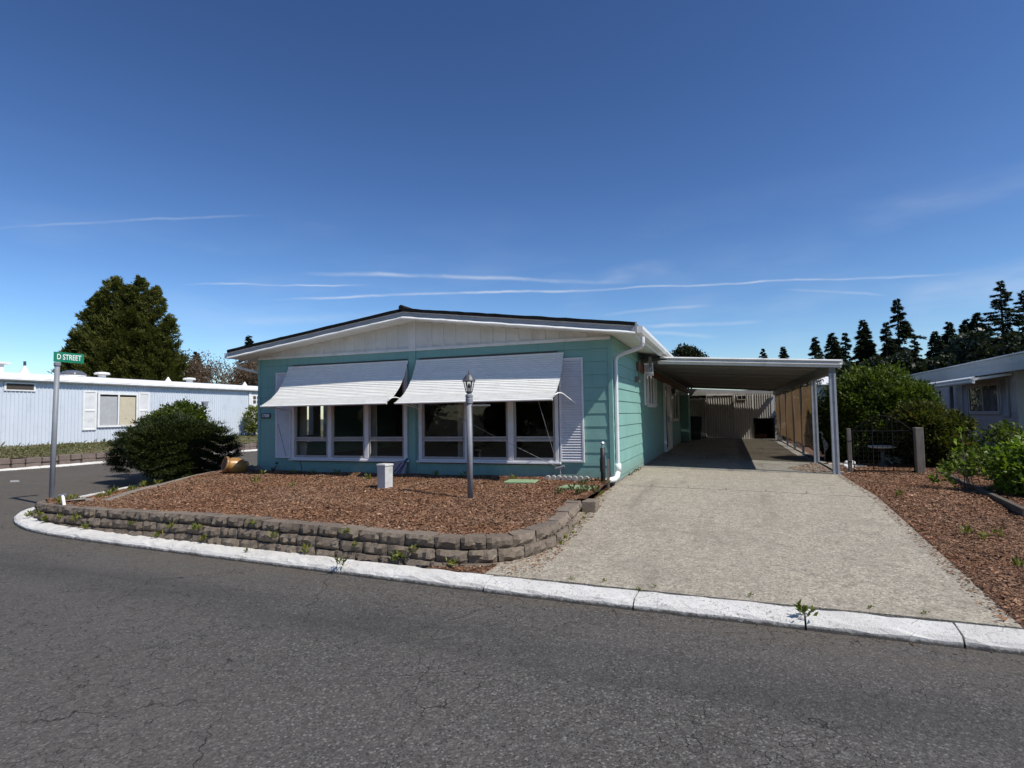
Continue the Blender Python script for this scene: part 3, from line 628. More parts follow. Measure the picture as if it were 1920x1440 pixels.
CB = (-6.03, -5.88)
LV = [.40]+ZL+[2.93]
for z0, z1 in zip(LV[:-1], LV[1:]):
    if z1-z0 < .08: continue
    if z0 < ZL[1] or z0 > 2.6: segs = [(XL, CB[0]), (CB[1], XC)]
    else: segs = [(XL, W1[0]-.03), (W1[1]+.03, CB[0]), (CB[1], W2[0]-.03), (W2[1]+.03, XC)]
    for a, b in segs: fb(a, b, z0 if z0 > .45 else .40, z1)
fb(XL, CB[0], .40, .454); fb(CB[1], XC, .40, .454)
box('centre_trim', 'teal_paint', H, CB[0], CB[1], YF-.034, YF, .40, 2.93, bevel=.004)
# side wall boards
for z0, z1 in zip([.40]+ZL, ZL+[3.0]):
    y = YF-.005
    cuts = [YF-.02]+sorted(random.uniform(a, a+1.8) for a in (12.2, 16.9, 21.2, 25.8))+[30.3]
    for a, b in zip(cuts[:-1], cuts[1:]):
        t = random.uniform(-.0015, .0015)
        MB().prism([(XC+.020+t, z0), (XC+.006, z1-.002), (XC+.0005, z1-.002), (XC+.0005, z0)], 'y', a+.002, b-.002).build('siding_board', 'teal_paint', H)
box('corner_trim', 'teal_paint', H, XC-.045, XC+.027, YF-.026, YF+.05, .40, 2.93)
box('corner_trim', 'teal_paint', H, XL-.012, XL+.05, YF-.027, YF+.04, .40, 2.93)
box('skirt_base', 'old_concrete', H, XC-.04, XC+.012, YF+.06, 30.3, .20, .40); box('skirt_base', 'old_concrete', H, XL+.02, XC-.05, YF+.02, YF+.06, .2, .40)
# gable
XM, RS = -5.92, .130
def ru(x): return 3.535-RS*abs(x-XM)
gp = MB().prism([(XL, 2.93), (XC, 2.93), (XC, ru(XC)), (XM, ru(XM)), (XL, ru(XL))], 'y', YF-.001, YF+.09); gp.build('gable_panel', 'soffit_white', H)
box('gable_trim', 'white_paint', H, XL-.004, CB[0]-.003, YF-.032, YF-.002, 2.93, 2.985, bevel=.004); box('gable_trim', 'white_paint', H, CB[1]+.003, XC+.002, YF-.032, YF-.002, 2.93, 2.985, bevel=.004)
MB().prism([(CB[0], 2.93), (CB[1], 2.93), (CB[1], ru(CB[1])), (XM, ru(XM)), (CB[0], ru(CB[0]))], 'y', YF-.033, YF-.002).build('gable_trim', 'white_paint', H)
x = XL+.34
while x < XC-.3:
    a, b = x, x+.10
    if (b < CB[0]-.02 or a > CB[1]+.02):
        za, zb = ru(a)-.01, ru(b)-.01
        if min(za, zb) > 3.01: MB().prism([(a, 2.985), (b, 2.985), (b, zb), (a, za)], 'y', YF-.016, YF-.002).build('batten', 'soffit_white', H)
    x += .262
# roof
YO, YB, ROH, LOH = 9.90, 30.6, -1.44, -10.36
def slope(name, mat, d0, d1, y0, y1, xa, xb, parent):
    MB().prism([(xa, ru(xa)+d0), (xb, ru(xb)+d0), (xb, ru(xb)+d1), (xa, ru(xa)+d1)], 'y', y0, y1).build(name, mat, parent);
RF = MB().prism([(LOH, ru(LOH)), (XM, ru(XM)), (ROH, ru(ROH)), (ROH, ru(ROH)+.16), (XM, ru(XM)+.16), (LOH, ru(LOH)+.16)], 'y', YO+.03, YB).build('roof', 'soffit_white', H)
for xa, xb in ((LOH, XM), (XM, ROH)):
    n = 26; pts = [xa+(xb-xa)*i/n for i in range(n+1)]
    lip = MB(); V = []; F = []
    for i, x in enumerate(pts):      # slightly wavy white lip
        z = ru(x); w_ = random.uniform(-.005, .005)
        V += [(x, YO-.05, z-.012), (x, YO+.03, z-.012), (x, YO+.03, z+.066+w_), (x, YO-.05, z+.006+w_)]
    F = [(i*4+j, i*4+(j+1) % 4, i*4+4+(j+1) % 4, i*4+4+j) for i in range(n) for j in range(4)]+[(0,1,2,3), (n*4+3, n*4+2, n*4+1, n*4)]
    lip.add(V, F).build('rake_trim', 'white_paint', RF)
    for nm, mt, d0, d1, ya, yb in (('rake_flashing', 'grey_flashing', .05, .112, YO-.004, YO+.03), ('drip_edge', 'white_paint', .112, .128, YO-.020, YO+.03)):
        MB().prism([(xa, ru(xa)+d0), (xb, ru(xb)+d0), (xb, ru(xb)+d1), (xa, ru(xa)+d1)], 'y', ya, yb).build(nm, mt, RF)
    sh = MB(); V = []; n = 30
    for i in range(n+1):
        x = xa+(xb-xa)*i/n; j_ = random.uniform(-.006, .006)
        V += [(x, YO-.035+j_, ru(x)+.128), (x, YB+.02, ru(x)+.150), (x, YB+.02, ru(x)+.190), (x, YO-.035+j_, ru(x)+.190+j_)]
    F = [(i*4+j, i*4+(j+1) % 4, i*4+4+(j+1) % 4, i*4+4+j) for i in range(n) for j in range(4)]+[(0,1,2,3), (n*4+3, n*4+2, n*4+1, n*4)]
    sh.add(V, F).build('shingles', 'shingle_black', RF)
MB().tube([(XM-.02, YO-.045, ru(XM)+.205), (XM-.02, 15, ru(XM)+.21), (XM-.02, YB, ru(XM)+.21)], [.055, .05, .05], 8).build('ridge_cap', 'shingle_black', RF)
def gutter(x0, x1, zt, name='gutter'):
    s = 1 if x1 > x0 else -1; m = MB(); pr = [(x0, zt), (x0, zt-.11), (x1-s*.03, zt-.11), (x1, zt-.05), (x1, zt+.005), (x1-s*.012, zt+.005), (x1-s*.012, zt-.045), (x1-s*.035, zt-.095), (x0+s*.01, zt-.095), (x0+s*.01, zt)]
    m.prism(pr, 'y', YO+.02, YB); m.box(min(x0, x1), max(x0, x1), YO+.012, YO+.022, zt-.112, zt+.004); return m.build(name, 'white_enamel', H)
gutter(ROH, ROH+.12, ru(ROH)+.12); gutter(LOH, LOH-.12, ru(LOH)+.12)
box('gutter_end', 'grey_flashing', H, ROH-.06, ROH+.03, YO-.03, YO+.012, ru(ROH)+.01, ru(ROH)+.19)
box('fascia', 'white_paint', H, ROH-.02, ROH-.002, YO+.03, YB, ru(ROH)-.05, ru(ROH)+.0)
ds = MB(); gx = ROH+.07
pth = smooth_path([(gx, 10.25, 2.93), (gx, 10.25, 2.80), (gx-.06, 10.30, 2.74), (XC+.13, 10.46, 2.66), (XC+.06, 10.48, 2.60), (XC+.06, 10.48, 2.45), (XC+.055, 10.48, 1.5), (XC+.055, 10.48, .68)], 1)
ds.tube(pth, .036, 8); ds.build('downspout', 'shutter_white', H, smooth=False)
el = MB(); el.tube([(XC+.055, 10.48, .72), (XC+.055, 10.48, .58)], .058, 12); el.tube([(XC+.055, 10.48, .58), (XC+.05, 10.40, .50), (XC+.02, 10.28, .46), (XC-.06, 10.16, .455), (XC-.11, 10.10, .45), (XC-.13, 10.08, .40)], .048, 12); el.build('drain_elbow', 'pvc', H, smooth=True)
ld = MB(); ld.tube([(LOH-.05, 10.2, 2.92), (LOH-.05, 10.25, 2.78), (XL-.10, 10.42, 2.66), (XL-.05, 10.46, 2.6), (XL-.05, 10.46, .5)], .036, 8); ld.build('downspout', 'white_enamel', H)

# front windows: three bays each, fixed light over a small vent light
def window3(x0, x1, muls, nm):
    f = MB(); y0, y1 = YF-.045, YF+.06
    f.box(x0-.03, x0+.035, y0-.012, y1, WZ0, WZ1); f.box(x1-.035, x1+.03, y0-.012, y1, WZ0, WZ1); f.box(x0+.035, x1-.035, y0, y1, WZ1-.05, WZ1); f.box(x0+.035, x1-.035, y0, y1, WZ0, WZ0+.03)
    for a, b in muls: f.box(a, b, y0-.005, y1, WZ0+.03, WZ1-.05)
    w = f.build(nm, 'shutter_white', H, bevel=.003)
    MB().box(x0-.07, x1+.07, YF-.095, YF-.01, WZ0-.035, WZ0-.001).build('sill', 'shutter_white', w, bevel=.004)
    edges = [x0+.035]+[q for ab in muls for q in ab]+[x1-.035]
    for a, b in zip(edges[::2], edges[1::2]):
        for z0, z1, yy in ((WZ0+.03, 1.165, YF-.036), (1.165, WZ1-.05, YF-.028)):
            s = MB(); t = .042; zz0, zz1 = z0+.004, z1-.004; a_, b_ = a+.003, b-.003
            s.box(a_, a_+t, yy, yy+.035, zz0, zz1); s.box(b_-t, b_, yy, yy+.035, zz0, zz1); s.box(a_+t, b_-t, yy, yy+.035, zz0, zz0+t); s.box(a_+t, b_-t, yy, yy+.035, zz1-t, zz1)
            sa = s.build('sash', 'window_frame', w, bevel=.003)
            box('pane', 'pane_glass', w, a_+t-.004, b_-t+.004, yy+.016, yy+.021, zz0+t-.004, zz1-t+.004)
    return w
window3(*W1, [(-7.985, -7.895), (-7.07, -6.98)], 'window'); window3(*W2, [(-4.80, -4.68), (-3.905, -3.80)], 'window')
def shutter(x0, x1, z0, z1, parent, y=YF-.02):
    s = MB(); t = .035; d = .035
    s.box(x0, x0+t, y-d, y, z0, z1); s.box(x1-t, x1, y-d, y, z0, z1); s.box(x0+t, x1-t, y-d, y, z0, z0+t); s.box(x0+t, x1-t, y-d, y, z1-t, z1)
    sh = s.build('shutter', 'shutter_white', parent, bevel=.003); L = MB(); z = z0+t; pt = .046
    while z < z1-t-.01:
        L.prism([(y-d+.004, z), (y-d+.008, z-.004), (y-.004, z+pt*.92), (y-.008, z+pt*.96)], 'x', x0+t, x1-t); z += pt
    L.box(x0+t, x1-t, y-.006, y-.002, z0+t, z1-t); L.build('louvres', 'shutter_white', sh); return sh
shutter(-9.37, -8.95, .755, 2.62, H); shutter(-2.90, -2.45, .745, 2.63, H)
# rolled metal awnings
def awning(x0, x1, zt):
    pr = [(0, 0), (.07, -.16), (.17, -.34), (.32, -.53), (.52, -.70), (.80, -.845)]; P = []
    for i in range(len(pr)-1):
        for k in range(6): t = k/6; P.append((pr[i][0]*(1-t)+pr[i+1][0]*t, pr[i][1]*(1-t)+pr[i+1][1]*t))
    P.append(pr[-1]); cm = [0]
    for a, b in zip(P[:-1], P[1:]): cm.append(cm[-1]+math.hypot(b[0]-a[0], b[1]-a[1]))
    def at(s):
        for i in range(len(P)-1):
            if s <= cm[i+1]+1e-9:
                t = (s-cm[i])/(cm[i+1]-cm[i]); return P[i][0]*(1-t)+P[i+1][0]*t, P[i][1]*(1-t)+P[i+1][1]*t
        return P[-1]
    root = MB(); n = 25
    for k in range(n):
        a, b = at(cm[-1]*k/n), at(cm[-1]*(k+1)/n); nx, nz = -(b[1]-a[1]), (b[0]-a[0]); l = math.hypot(nx, nz); nx, nz = nx/l, nz/l
        q = [(YF-.04-a[0]-nx*.001, zt+a[1]+nz*.001), (YF-.04-b[0]-nx*.010, zt+b[1]+nz*.010), (YF-.04-b[0]-nx*.002, zt+b[1]+nz*.002-.002), (YF-.04-a[0]+nx*.003, zt+a[1]-nz*.003)]
        sag = random.uniform(-.002, .002); root.prism([(y+sag, z) for y, z in q], 'x', x0, x1)
    aw = root.build('awning', 'awning_white', H)
    b = pr[-1]; by, bz = YF-.04-b[0], zt+b[1]
    MB().tube([(x0-.01, by, bz-.008), (x1+.01, by, bz-.008)], .018, 10).build('hem_bar', 'awning_white', aw)
    MB().box(x0, x1, YF-.055, YF-.02, zt-.012, zt+.022).build('head_rail', 'awning_white', aw)
    ar = MB(); ar.tube(smooth_path([(x1-.02, by+.01, bz), (x1+.07, by+.04, bz+.10), (x1+.12, by+.2, bz+.11), (x1+.17, by+.45, bz+.02), (x1+.20, YF-.03, bz-.06)], 1), .011, 8); ar.build('arm', 'awning_white', aw)
    a2 = MB(); a2.tube([(x0+.06, by+.02, bz), (x0+.06, YF-.03, bz-.10)], .011, 8); a2.build('arm', 'awning_white', aw)
awning(-9.03, -6.04, 2.72); awning(-5.85, -2.80, 2.715)
MB().tube([(-5.4, YF-.5, 1.95), (-4.2, YF-.35, 1.3), (-2.86, YF-.25, .66)], .004, 5).build('cord', 'cord_grey', H)
MB().tube([(-3.15, YF-.55, 1.9), (-2.98, YF-.12, .85)], .004, 5).build('cord', 'cord_grey', H)
MB().tube([(-9.3, YF-.05, 1.5), (-9.05, YF-.05, .72)], .003, 5).build('cord', 'black_plastic', H)
hb = MB(); hb.tube([(-2.86, YF, .68), (-2.86, YF-.22, .66)], .018, 8); hb.tube([(-2.95, YF-.2, .64), (-2.78, YF-.2, .69)], .022, 8); hb.tube([(-2.86, YF-.2, .66), (-2.86, YF-.2, .50)], .012, 6); hb.build('hose_bib', 'galvanised', H)
# side openings
def frame_x(y0, y1, z0, z1, t, mat, nm, parent, x=XC+.02, d=.045):
    f = MB(); f.box(x, x+d, y0, y0+t, z0, z1); f.box(x, x+d, y1-t, y1, z0, z1); f.box(x, x+d, y0+t, y1-t, z0, z0+t); f.box(x, x+d, y0+t, y1-t, z1-t, z1); return f.build(nm, mat, parent, bevel=.003)
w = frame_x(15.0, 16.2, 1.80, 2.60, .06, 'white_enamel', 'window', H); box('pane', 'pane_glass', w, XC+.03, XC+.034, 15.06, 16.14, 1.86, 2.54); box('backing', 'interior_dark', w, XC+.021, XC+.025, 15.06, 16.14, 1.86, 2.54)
box('rail', 'white_enamel', w, XC+.03, XC+.06, 15.58, 15.63, 1.86, 2.54); box('sill', 'white_enamel', w, XC+.02, XC+.09, 14.95, 16.25, 1.76, 1.799)
for a, b in ((14.42, 14.97), (16.23, 16.78)):
    f = frame_x(a, b, 1.80, 2.62, .05, 'white_enamel', 'shutter', H); L = MB(); z = 1.85
    while z < 2.56: L.prism([(XC+.062, z), (XC+.058, z+.004), (XC+.03, z+.045), (XC+.034, z+.041)], 'y', a+.05, b-.05); z += .05
    L.build('louvres', 'white_enamel', f)
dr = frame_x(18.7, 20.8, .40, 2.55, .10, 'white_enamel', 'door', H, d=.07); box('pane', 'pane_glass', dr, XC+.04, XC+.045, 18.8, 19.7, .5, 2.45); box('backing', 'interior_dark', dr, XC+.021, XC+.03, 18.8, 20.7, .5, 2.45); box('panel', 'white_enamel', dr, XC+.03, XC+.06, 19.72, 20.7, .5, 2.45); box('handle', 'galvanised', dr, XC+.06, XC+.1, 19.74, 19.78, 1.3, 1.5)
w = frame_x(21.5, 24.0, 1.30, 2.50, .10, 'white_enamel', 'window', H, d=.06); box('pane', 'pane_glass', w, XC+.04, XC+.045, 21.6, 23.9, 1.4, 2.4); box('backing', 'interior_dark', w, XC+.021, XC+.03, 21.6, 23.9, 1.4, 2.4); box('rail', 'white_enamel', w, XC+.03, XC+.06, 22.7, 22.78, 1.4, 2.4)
la = MB(); la.lathe([(.03, 0), (.05, .03), (.07, .16), (.05, .19), (.01, .24)], (XC+.14, 21.15, 2.25), 10); la.box(XC+.02, XC+.13, 21.12, 21.18, 2.40, 2.44); la.build('porch_light', 'dark_bronze', H)
box('utility_cabinet', 'teal_paint', H, XC+.022, XC+.35, 25.4, 26.5, .40, 2.35, bevel=.01)
mt = MB(); mt.box(XC+.022, XC+.12, 13.0, 13.12, 2.30, 2.42); mt.tube([(XC+.1, 13.06, 2.42), (XC+.12, 13.06, 2.78)], .014, 6); mt.box(XC+.3, XC+.36, 13.2, 13.26, 2.62, 2.86); mt.build('light_bracket', 'weathered_wood', H)
MB().box(XL+.5, XL+.56, YF-.03, YF-.02, .62, .66).tube([(-8.72, YF-.03, .72), (-8.66, YF-.02, .46)], .006, 5).build('cable', 'black_plastic', H)

# ------------------------------------------------------------------ carport
CP = thing('carport', (.2, 20, .3), 'long white metal carport attached to the right side of the teal home', 'carport')
CX0, CX1, CY0, CY1 = -1.925, 2.14, 13.68, 30.35
def cz(x): return 2.80-(x+1.35)*.066
pan = None; y = CY0+.05; k = 0
def panmesh():
    m = MB(); w = .305; prof = [(0, 0), (.012, .055), (.03, .055), (.045, .012), (.15, .010), (.255, .012), (.27, .055), (.288, .055), (.30, 0), (.30, .006), (.285, .062), (.26, .062), (.245, .018), (.055, .018), (.04, .062), (.015, .062), (0, .006)]
    V = []
    for x in (CX0, CX1): V += [(x, p[0], cz(x)+p[1]) for p in prof]
    n = len(prof); m.add(V, [(i, (i+1) % n, n+(i+1) % n, n+i) for i in range(n)]+[tuple(range(n))[::-1], tuple(range(n, 2*n))]); return m
first = None
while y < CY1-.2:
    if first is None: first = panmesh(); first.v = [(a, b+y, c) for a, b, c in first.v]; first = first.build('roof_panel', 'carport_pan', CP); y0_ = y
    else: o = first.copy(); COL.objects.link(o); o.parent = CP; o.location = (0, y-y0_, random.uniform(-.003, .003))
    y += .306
def strip_x(name, mat, prof, x0, x1):   # profile (y, dz) swept along the sloping roof front
    m = MB(); n = len(prof); V = [(x0, p[0], cz(x0)+p[1]) for p in prof]+[(x1, p[0], cz(x1)+p[1]) for p in prof]
    return m.add(V, [(i, (i+1) % n, n+(i+1) % n, n+i) for i in range(n)]+[tuple(range(n))[::-1], tuple(range(n, 2*n))]).build(name, mat, CP)
strip_x('fascia', 'carport_white', [(CY0+.05, .088), (CY0-.005, .088), (CY0-.045, .062), (CY0-.045, .052), (CY0+.0, .045), (CY0+.0, .018), (CY0-.045, -.012), (CY0-.045, -.024), (CY0-.005, -.032), (CY0-.005, -.078), (CY0+.05, -.078)], -1.5, CX1+.06)
box('fascia', 'carport_white', CP, CX1+.05, CX1+.09, CY0, CY1, cz(CX1)-.02, cz(CX1)+.09)
box('ledger_beam', 'brown_beam', CP, XC+.022, XC+.10, 13.3, CY1, 2.56, 2.75, bevel=.005)
box('header_beam', 'carport_pan', CP, 1.97, 2.09, CY0+.02, CY1, cz(2.03)-.20, cz(2.03)-.003, bevel=.004)
PY = [13.74, 16.65, 19.5, 21.95, 24.6, 27.5]
for i, py in enumerate(PY):
    m = MB(); w = .062 if i < 2 else .032; zb = .285; zt = cz(2.03)-.20
    m.box(2.03-w, 2.03-w*.35, py-.05, py+.05, zb, zt); m.box(2.03+w*.35, 2.03+w, py-.05, py+.05, zb, zt); m.box(2.03-w*.35, 2.03+w*.35, py-.02, py+.045, zb, zt)
    p = m.build('post', 'post_steel' if i < 2 else 'grey_pole_paint', CP)
    if i < 2: MB().box(1.93, 2.13, py-.08, py+.08, zb-.01, zb+.012).build('base_plate', 'galvanised', p)
edges = PY[1:]+[30.0]
for a, b in zip(edges[:-1], edges[1:]):
    m = MB(); nx, nz = 10, 8; V = []
    for j in range(nz+1):
        for i in range(nx+1):
            t = i/nx; yy = a+.05+(b-a-.10)*t; z0 = .56+.05*math.sin(t*3.1); V.append((2.03+.018*math.sin(t*6+j*.6+a), yy, z0+(2.372-z0)*j/nz))
    q = nx+1; m.add(V, [(j*q+i, j*q+i+1, (j+1)*q+i+1, (j+1)*q+i) for j in range(nz) for i in range(nx)]); sc = m.build('shade_screen', 'shade_cloth', CP)
    MB().tube([(2.03, a+.06, .56), (2.03, (a+b)/2, .61), (2.03, b-.06, .56)], .014, 6).build('hem_cord', 'black_plastic', sc)
box('floor_edge', 'old_concrete', CP, 2.07, 2.20, 13.8, 30.3, .18, .325)
# fold-up rack hung at the front of the ledger
rk = thing('wall_rack', (-1.62, 13.6, 2.3), 'small white barred rack hanging under the eave at the carport corner', 'rack')
m = MB(); m.box(-1.80, -1.60, 13.60, 13.63, 2.72, 2.75); m.box(-1.80, -1.60, 13.60, 13.63, 2.52, 2.54); rr = m.build('frame', 'white_enamel', rk)
for i in range(5): MB().box(-1.79+i*.043, -1.775+i*.043, 13.595, 13.598+.02, 2.40 if i % 2 else 2.46, 2.72).build('bar', 'shutter_white', rk)
MB().tube([(-1.85, 13.6, 2.84), (-1.45, 13.58, 2.85), (-1.3, 13.6, 2.83)], [.05, .055, .02], 8).build('rolled_cover', 'black_plastic', rk)

# ------------------------------------------------------------------ shed at the end of the carport
SH = thing('storage_shed', (.2, 31, .3), 'white corrugated metal shed closing the far end of the carport', 'shed')
def corrugated_x(name, mat, parent, x0, x1, y, z0, z1, pitch=.1, d=.02, holes=None):
    m = MB(); n = int((x1-x0)/pitch); xs = []
    for i in range(n):
        a = x0+i*pitch; xs += [(a, 0), (a+pitch*.45, 0), (a+pitch*.6, -d), (a+pitch*.85, -d)]
    xs.append((x1, 0)); k = len(m.v)
    V = [(a, y+b, z0) for a, b in xs]+[(a, y+b, z1) for a, b in xs]; L = len(xs); m.add(V, [(i, i+1, L+i+1, L+i) for i in range(L-1)]); return m.build(name, mat, parent)
YS = 30.42
corrugated_x('wall', 'corrugated_white', SH, .16, 1.10, YS, .30, 2.44); corrugated_x('wall', 'corrugated_white', SH, 1.10, 2.0, YS+.002, 1.26, 2.44); corrugated_x('door', 'corrugated_white', SH, -1.02, .15, YS-.03, .36, 2.36, .11, .015)
box('frame', 'corrugated_white', SH, -1.06, -1.025, YS-.06, YS+.02, .32, 2.40); box('frame', 'corrugated_white', SH, .152, .185, YS-.06, YS-.022, .32, 2.40); box('lintel', 'corrugated_white', SH, -1.06, .185, YS-.058, YS+.02, 2.402, 2.45)
corrugated_x('side_panel', 'corrugated_white', SH, -1.85, -1.06, YS-.35, .42, 2.30, .095, .035)
box('back_wall', 'interior_dark', SH, -1.9, 2.05, 33.0, 33.1, .28, 2.6); box('side_wall', 'corrugated_white', SH, 2.001, 2.05, YS, 33.0, .28, 2.5); box('side_wall', 'interior_dark', SH, -1.9, -1.86, YS-.3, 33.0, .28, 2.5); box('roof', 'carport_pan', SH, -1.9, 2.05, YS+.05, 33.1, 2.6, 2.66); box('floor', 'slab_concrete', SH, -1.85, 2.0, YS+.01, 33.0, .25, .296)
MB().prism([(-1.86, 2.452), (2.04, 2.452), (2.04, cz(2.04)-.02), (-1.86, cz(-1.86)-.02)], 'y', YS+.003, YS+.03).build('infill', 'corrugated_white', SH)
v = box('vent', 'black_plastic', SH, .40, .75, YS-.03, YS-.022, 2.22, 2.38); fr = MB(); fr.box(.37, .40, YS-.045, YS-.02, 2.19, 2.41); fr.box(.75, .78, YS-.045, YS-.02, 2.19, 2.41); fr.box(.56, .59, YS-.045, YS-.031, 2.22, 2.38); fr.box(.40, .75, YS-.045, YS-.021, 2.38, 2.41); fr.box(.40, .75, YS-.045, YS-.021, 2.19, 2.22); fr.build('frame', 'corrugated_white', v)
op = MB(); op.box(1.06, 1.10, YS-.05, YS+.05, .30, 1.26); op.box(1.06, 2.0, YS-.05, YS-.004, 1.262, 1.30); op.build('opening_frame', 'black_plastic', SH)
cn = thing('cardboard_carton', (1.4, 30.9, .3), 'brown carton inside the dark opening of the shed', 'carton'); m = MB().box(1.15, 1.65, 30.75, 31.15, .297, .56); m.build('carton_body', 'brown_beam', cn, bevel=.005); MB().add([(1.15,30.75,.56),(1.65,30.75,.56),(1.6,30.55,.50),(1.18,30.55,.50)], [(0,1,2,3)]).build('flap', 'brown_beam', cn)
bn = thing('wheelie_bin', (-1.45, 27.2, .37), 'dark green wheeled bin against the teal wall deep in the carport', 'bin')
MB().prism([(-1.72, .42), (-1.22, .42), (-1.15, 1.35), (-1.75, 1.35)], 'y', 26.95, 27.5).build('bin_body', 'bin_green', bn, bevel=.02); MB().prism([(-1.77, 1.352), (-1.12, 1.352), (-1.15, 1.43), (-1.72, 1.46)], 'y', 26.9, 27.53).build('lid', 'black_plastic', bn, bevel=.01)
for yy in (26.95, 27.4): MB().tube([(-1.7, yy, .45), (-1.7, yy+.08, .45)], .085, 12).build('wheel', 'black_plastic', bn)
ladn = thing('folded_lounge_chair', (-1.2, 29.4, 2.05), 'white folding chair frame stowed up under the carport roof', 'chair frame')
for a, b in (((-1.75, 29.3, 2.40), (-1.3, 29.3, 2.18)), ((-1.55, 29.3, 2.42), (-1.0, 29.3, 2.22)), ((-1.0, 29.3, 2.30), (-.55, 29.3, 2.40))): MB().tube([a, b], .018, 6).build('tube', 'white_enamel', ladn)

# ------------------------------------------------------------------ small things in the front bed
LP = thing('lamp_post', (-3.6, 7.88, .44), 'grey garden lamp post with a black four-sided lantern standing in the bark bed', 'lamp post')
zb = .44; pr = MB(); pr.tube([(-3.6, 7.88, zb-.1), (-3.6, 7.88, 1.79)], .041, 16); pr.build('pole', 'grey_pole_paint', LP, smooth=True)
MB().lathe([(.042, 0), (.054, .008), (.054, .075), (.048, .09), (.056, .10), (.056, .125), (.024, .155)], (-3.6, 7.88, 1.785), 16).build('collar', 'grey_pole_paint', LP)
MB().tube([(-3.6, 7.88, 1.755), (-3.25, 7.83, 1.755)], .010, 8).tube([(-3.6, 7.88, 1.755), (-3.68, 7.89, 1.755)], .010, 8).build('ladder_bar', 'galvanised', LP)
c0 = Vector((-3.6, 7.88, 0)); A = R(20)
def ring(w, z): return [(c0.x+w*math.cos(A+R(60)*i), c0.y+w*math.sin(A+R(60)*i), z) for i in range(6)]
ln = MB(); bz, tz, bw, tw = 1.962, 2.118, .046, .080
for i in range(6): ln.tube([ring(bw, bz)[i], ring(tw, tz)[i]], .0065, 6)
ln.lathe([(.022, 1.93), (.04, 1.945), (.05, 1.96), (.05, 1.968)], (c0.x, c0.y, 0), 12)
lant = ln.build('lantern_cage', 'dark_bronze', LP)
for i in range(6):
    a, b = ring(bw, bz), ring(tw, tz); j = (i+1) % 6; MB().add([a[i], a[j], b[j], b[i]], [(0,1,2,3)]).build('pane', 'lantern_glass', lant)
MB().lathe([(.011, 0), (.011, .04), (.018, .055), (.021, .08), (.013, .11), (.003, .12)], (c0.x, c0.y, 1.968), 10).build('bulb', 'lamp_bulb', lant)
MB().lathe([(.100, 2.115), (.104, 2.122), (.088, 2.142), (.075, 2.172), (.054, 2.202), (.027, 2.216), (.012, 2.227), (.019, 2.238), (.009, 2.25), (.013, 2.262), (.005, 2.28), (.002, 2.295)], (c0.x, c0.y, 0), 12).build('lantern_cap', 'dark_bronze', LP)

pd = thing('utility_pedestal', (-5.4, 8.43, .44), 'weathered white square utility pedestal standing in the bark bed', 'pedestal')
rbox(MB(), -5.4, 8.43, .090, .088, .38, .80, R(-12), 1.03).build('body', 'pedestal_white', pd, bevel=.006)
rbox(MB(), -5.4, 8.43, .104, .102, .80, .835, R(-12), .96).build('cap', 'pedestal_white', pd, bevel=.008)
rbox(MB(), -5.35, 8.342, .006, .004, .50, .74, R(-12)).build('latch', 'galvanised', pd)

pt = thing('clay_pot', (-10.2, 9.75, .42), 'ochre glazed clay pot tipped on its side at the bed edge', 'pot')
Mx = Matrix.Rotation(R(-25), 3, 'Z') @ Matrix.Rotation(R(-104), 3, 'X'); cpos = (-10.12, 9.92, .60)
MB().lathe([(.05, .20), (.12, .21), (.165, .12), (.185, .0), (.17, -.10), (.135, -.17), (.13, -.20)][::-1], cpos, 22, Mx).build('pot_body', 'glazed_clay', pt, smooth=True)
MB().lathe([(.128, -.19), (.158, -.20), (.168, -.225), (.16, -.25), (.135, -.255), (.118, -.24), (.115, -.19)], cpos, 22, Matrix.Rotation(R(-25), 3, 'Z') @ Matrix.Rotation(R(-104), 3, 'X')).build('rim', 'glazed_clay', pt, smooth=True)
MB().lathe([(.112, -.256), (.10, -.19), (.02, -.17)], cpos, 22, Matrix.Rotation(R(-25), 3, 'Z') @ Matrix.Rotation(R(-104), 3, 'X')).build('inside', 'rusty_iron', pt)
for s in (1,): MB().tube(smooth_path([(-9.98, 9.98, .66), (-9.90, 10.0, .70), (-9.88, 10.03, .63), (-9.95, 10.03, .58)], 1), .018, 7).build('handle', 'glazed_clay', pt)

pq = thing('garden_plaque', (-6.2, 10.2, .46), 'small square pinkish plaque with dark blue diagonal stripes leaning on the teal wall', 'plaque')
MB().add([(-6.33,10.13,.45),(-6.05,10.13,.45),(-6.05,10.17,.45),(-6.33,10.17,.45),(-6.33,10.22,.72),(-6.05,10.22,.75),(-6.05,10.26,.75),(-6.33,10.26,.72)], [(0,3,2,1),(4,5,6,7),(0,1,5,4),(1,2,6,5),(2,3,7,6),(3,0,4,7)]).build('board', 'plaque_pink', pq, bevel=.004)
for o in (-.06, .03, .10):
    a0, a1 = -6.27+o, -6.10+o; MB().tube([(max(a0, -6.32), 10.135, .475), (min(a1, -6.06), 10.205, .70)], .011, 5).build('stripe', 'stripe_blue', pq)
MB().tube([(-6.08, 10.2, .70), (-6.02, 10.2, .78)], .022, 6).build('bracket', 'stripe_blue', pq)

nb = thing('house_number_sign', (-9.65, 10.29, 1.6), 'dark blue house number plate reading 17088 beside the left shutter', 'number sign')
rbox(MB(), -9.655, YF-.034, .125, .008, 1.625, 1.735, 0).build('plate', 'number_blue', nb)
text_mesh('digits', '17088', .098, 'sign_white', nb, Matrix.Translation((-9.655, YF-.045, 1.68)) @ Matrix.Rotation(R(90), 4, 'X'), .002, .95, .92)

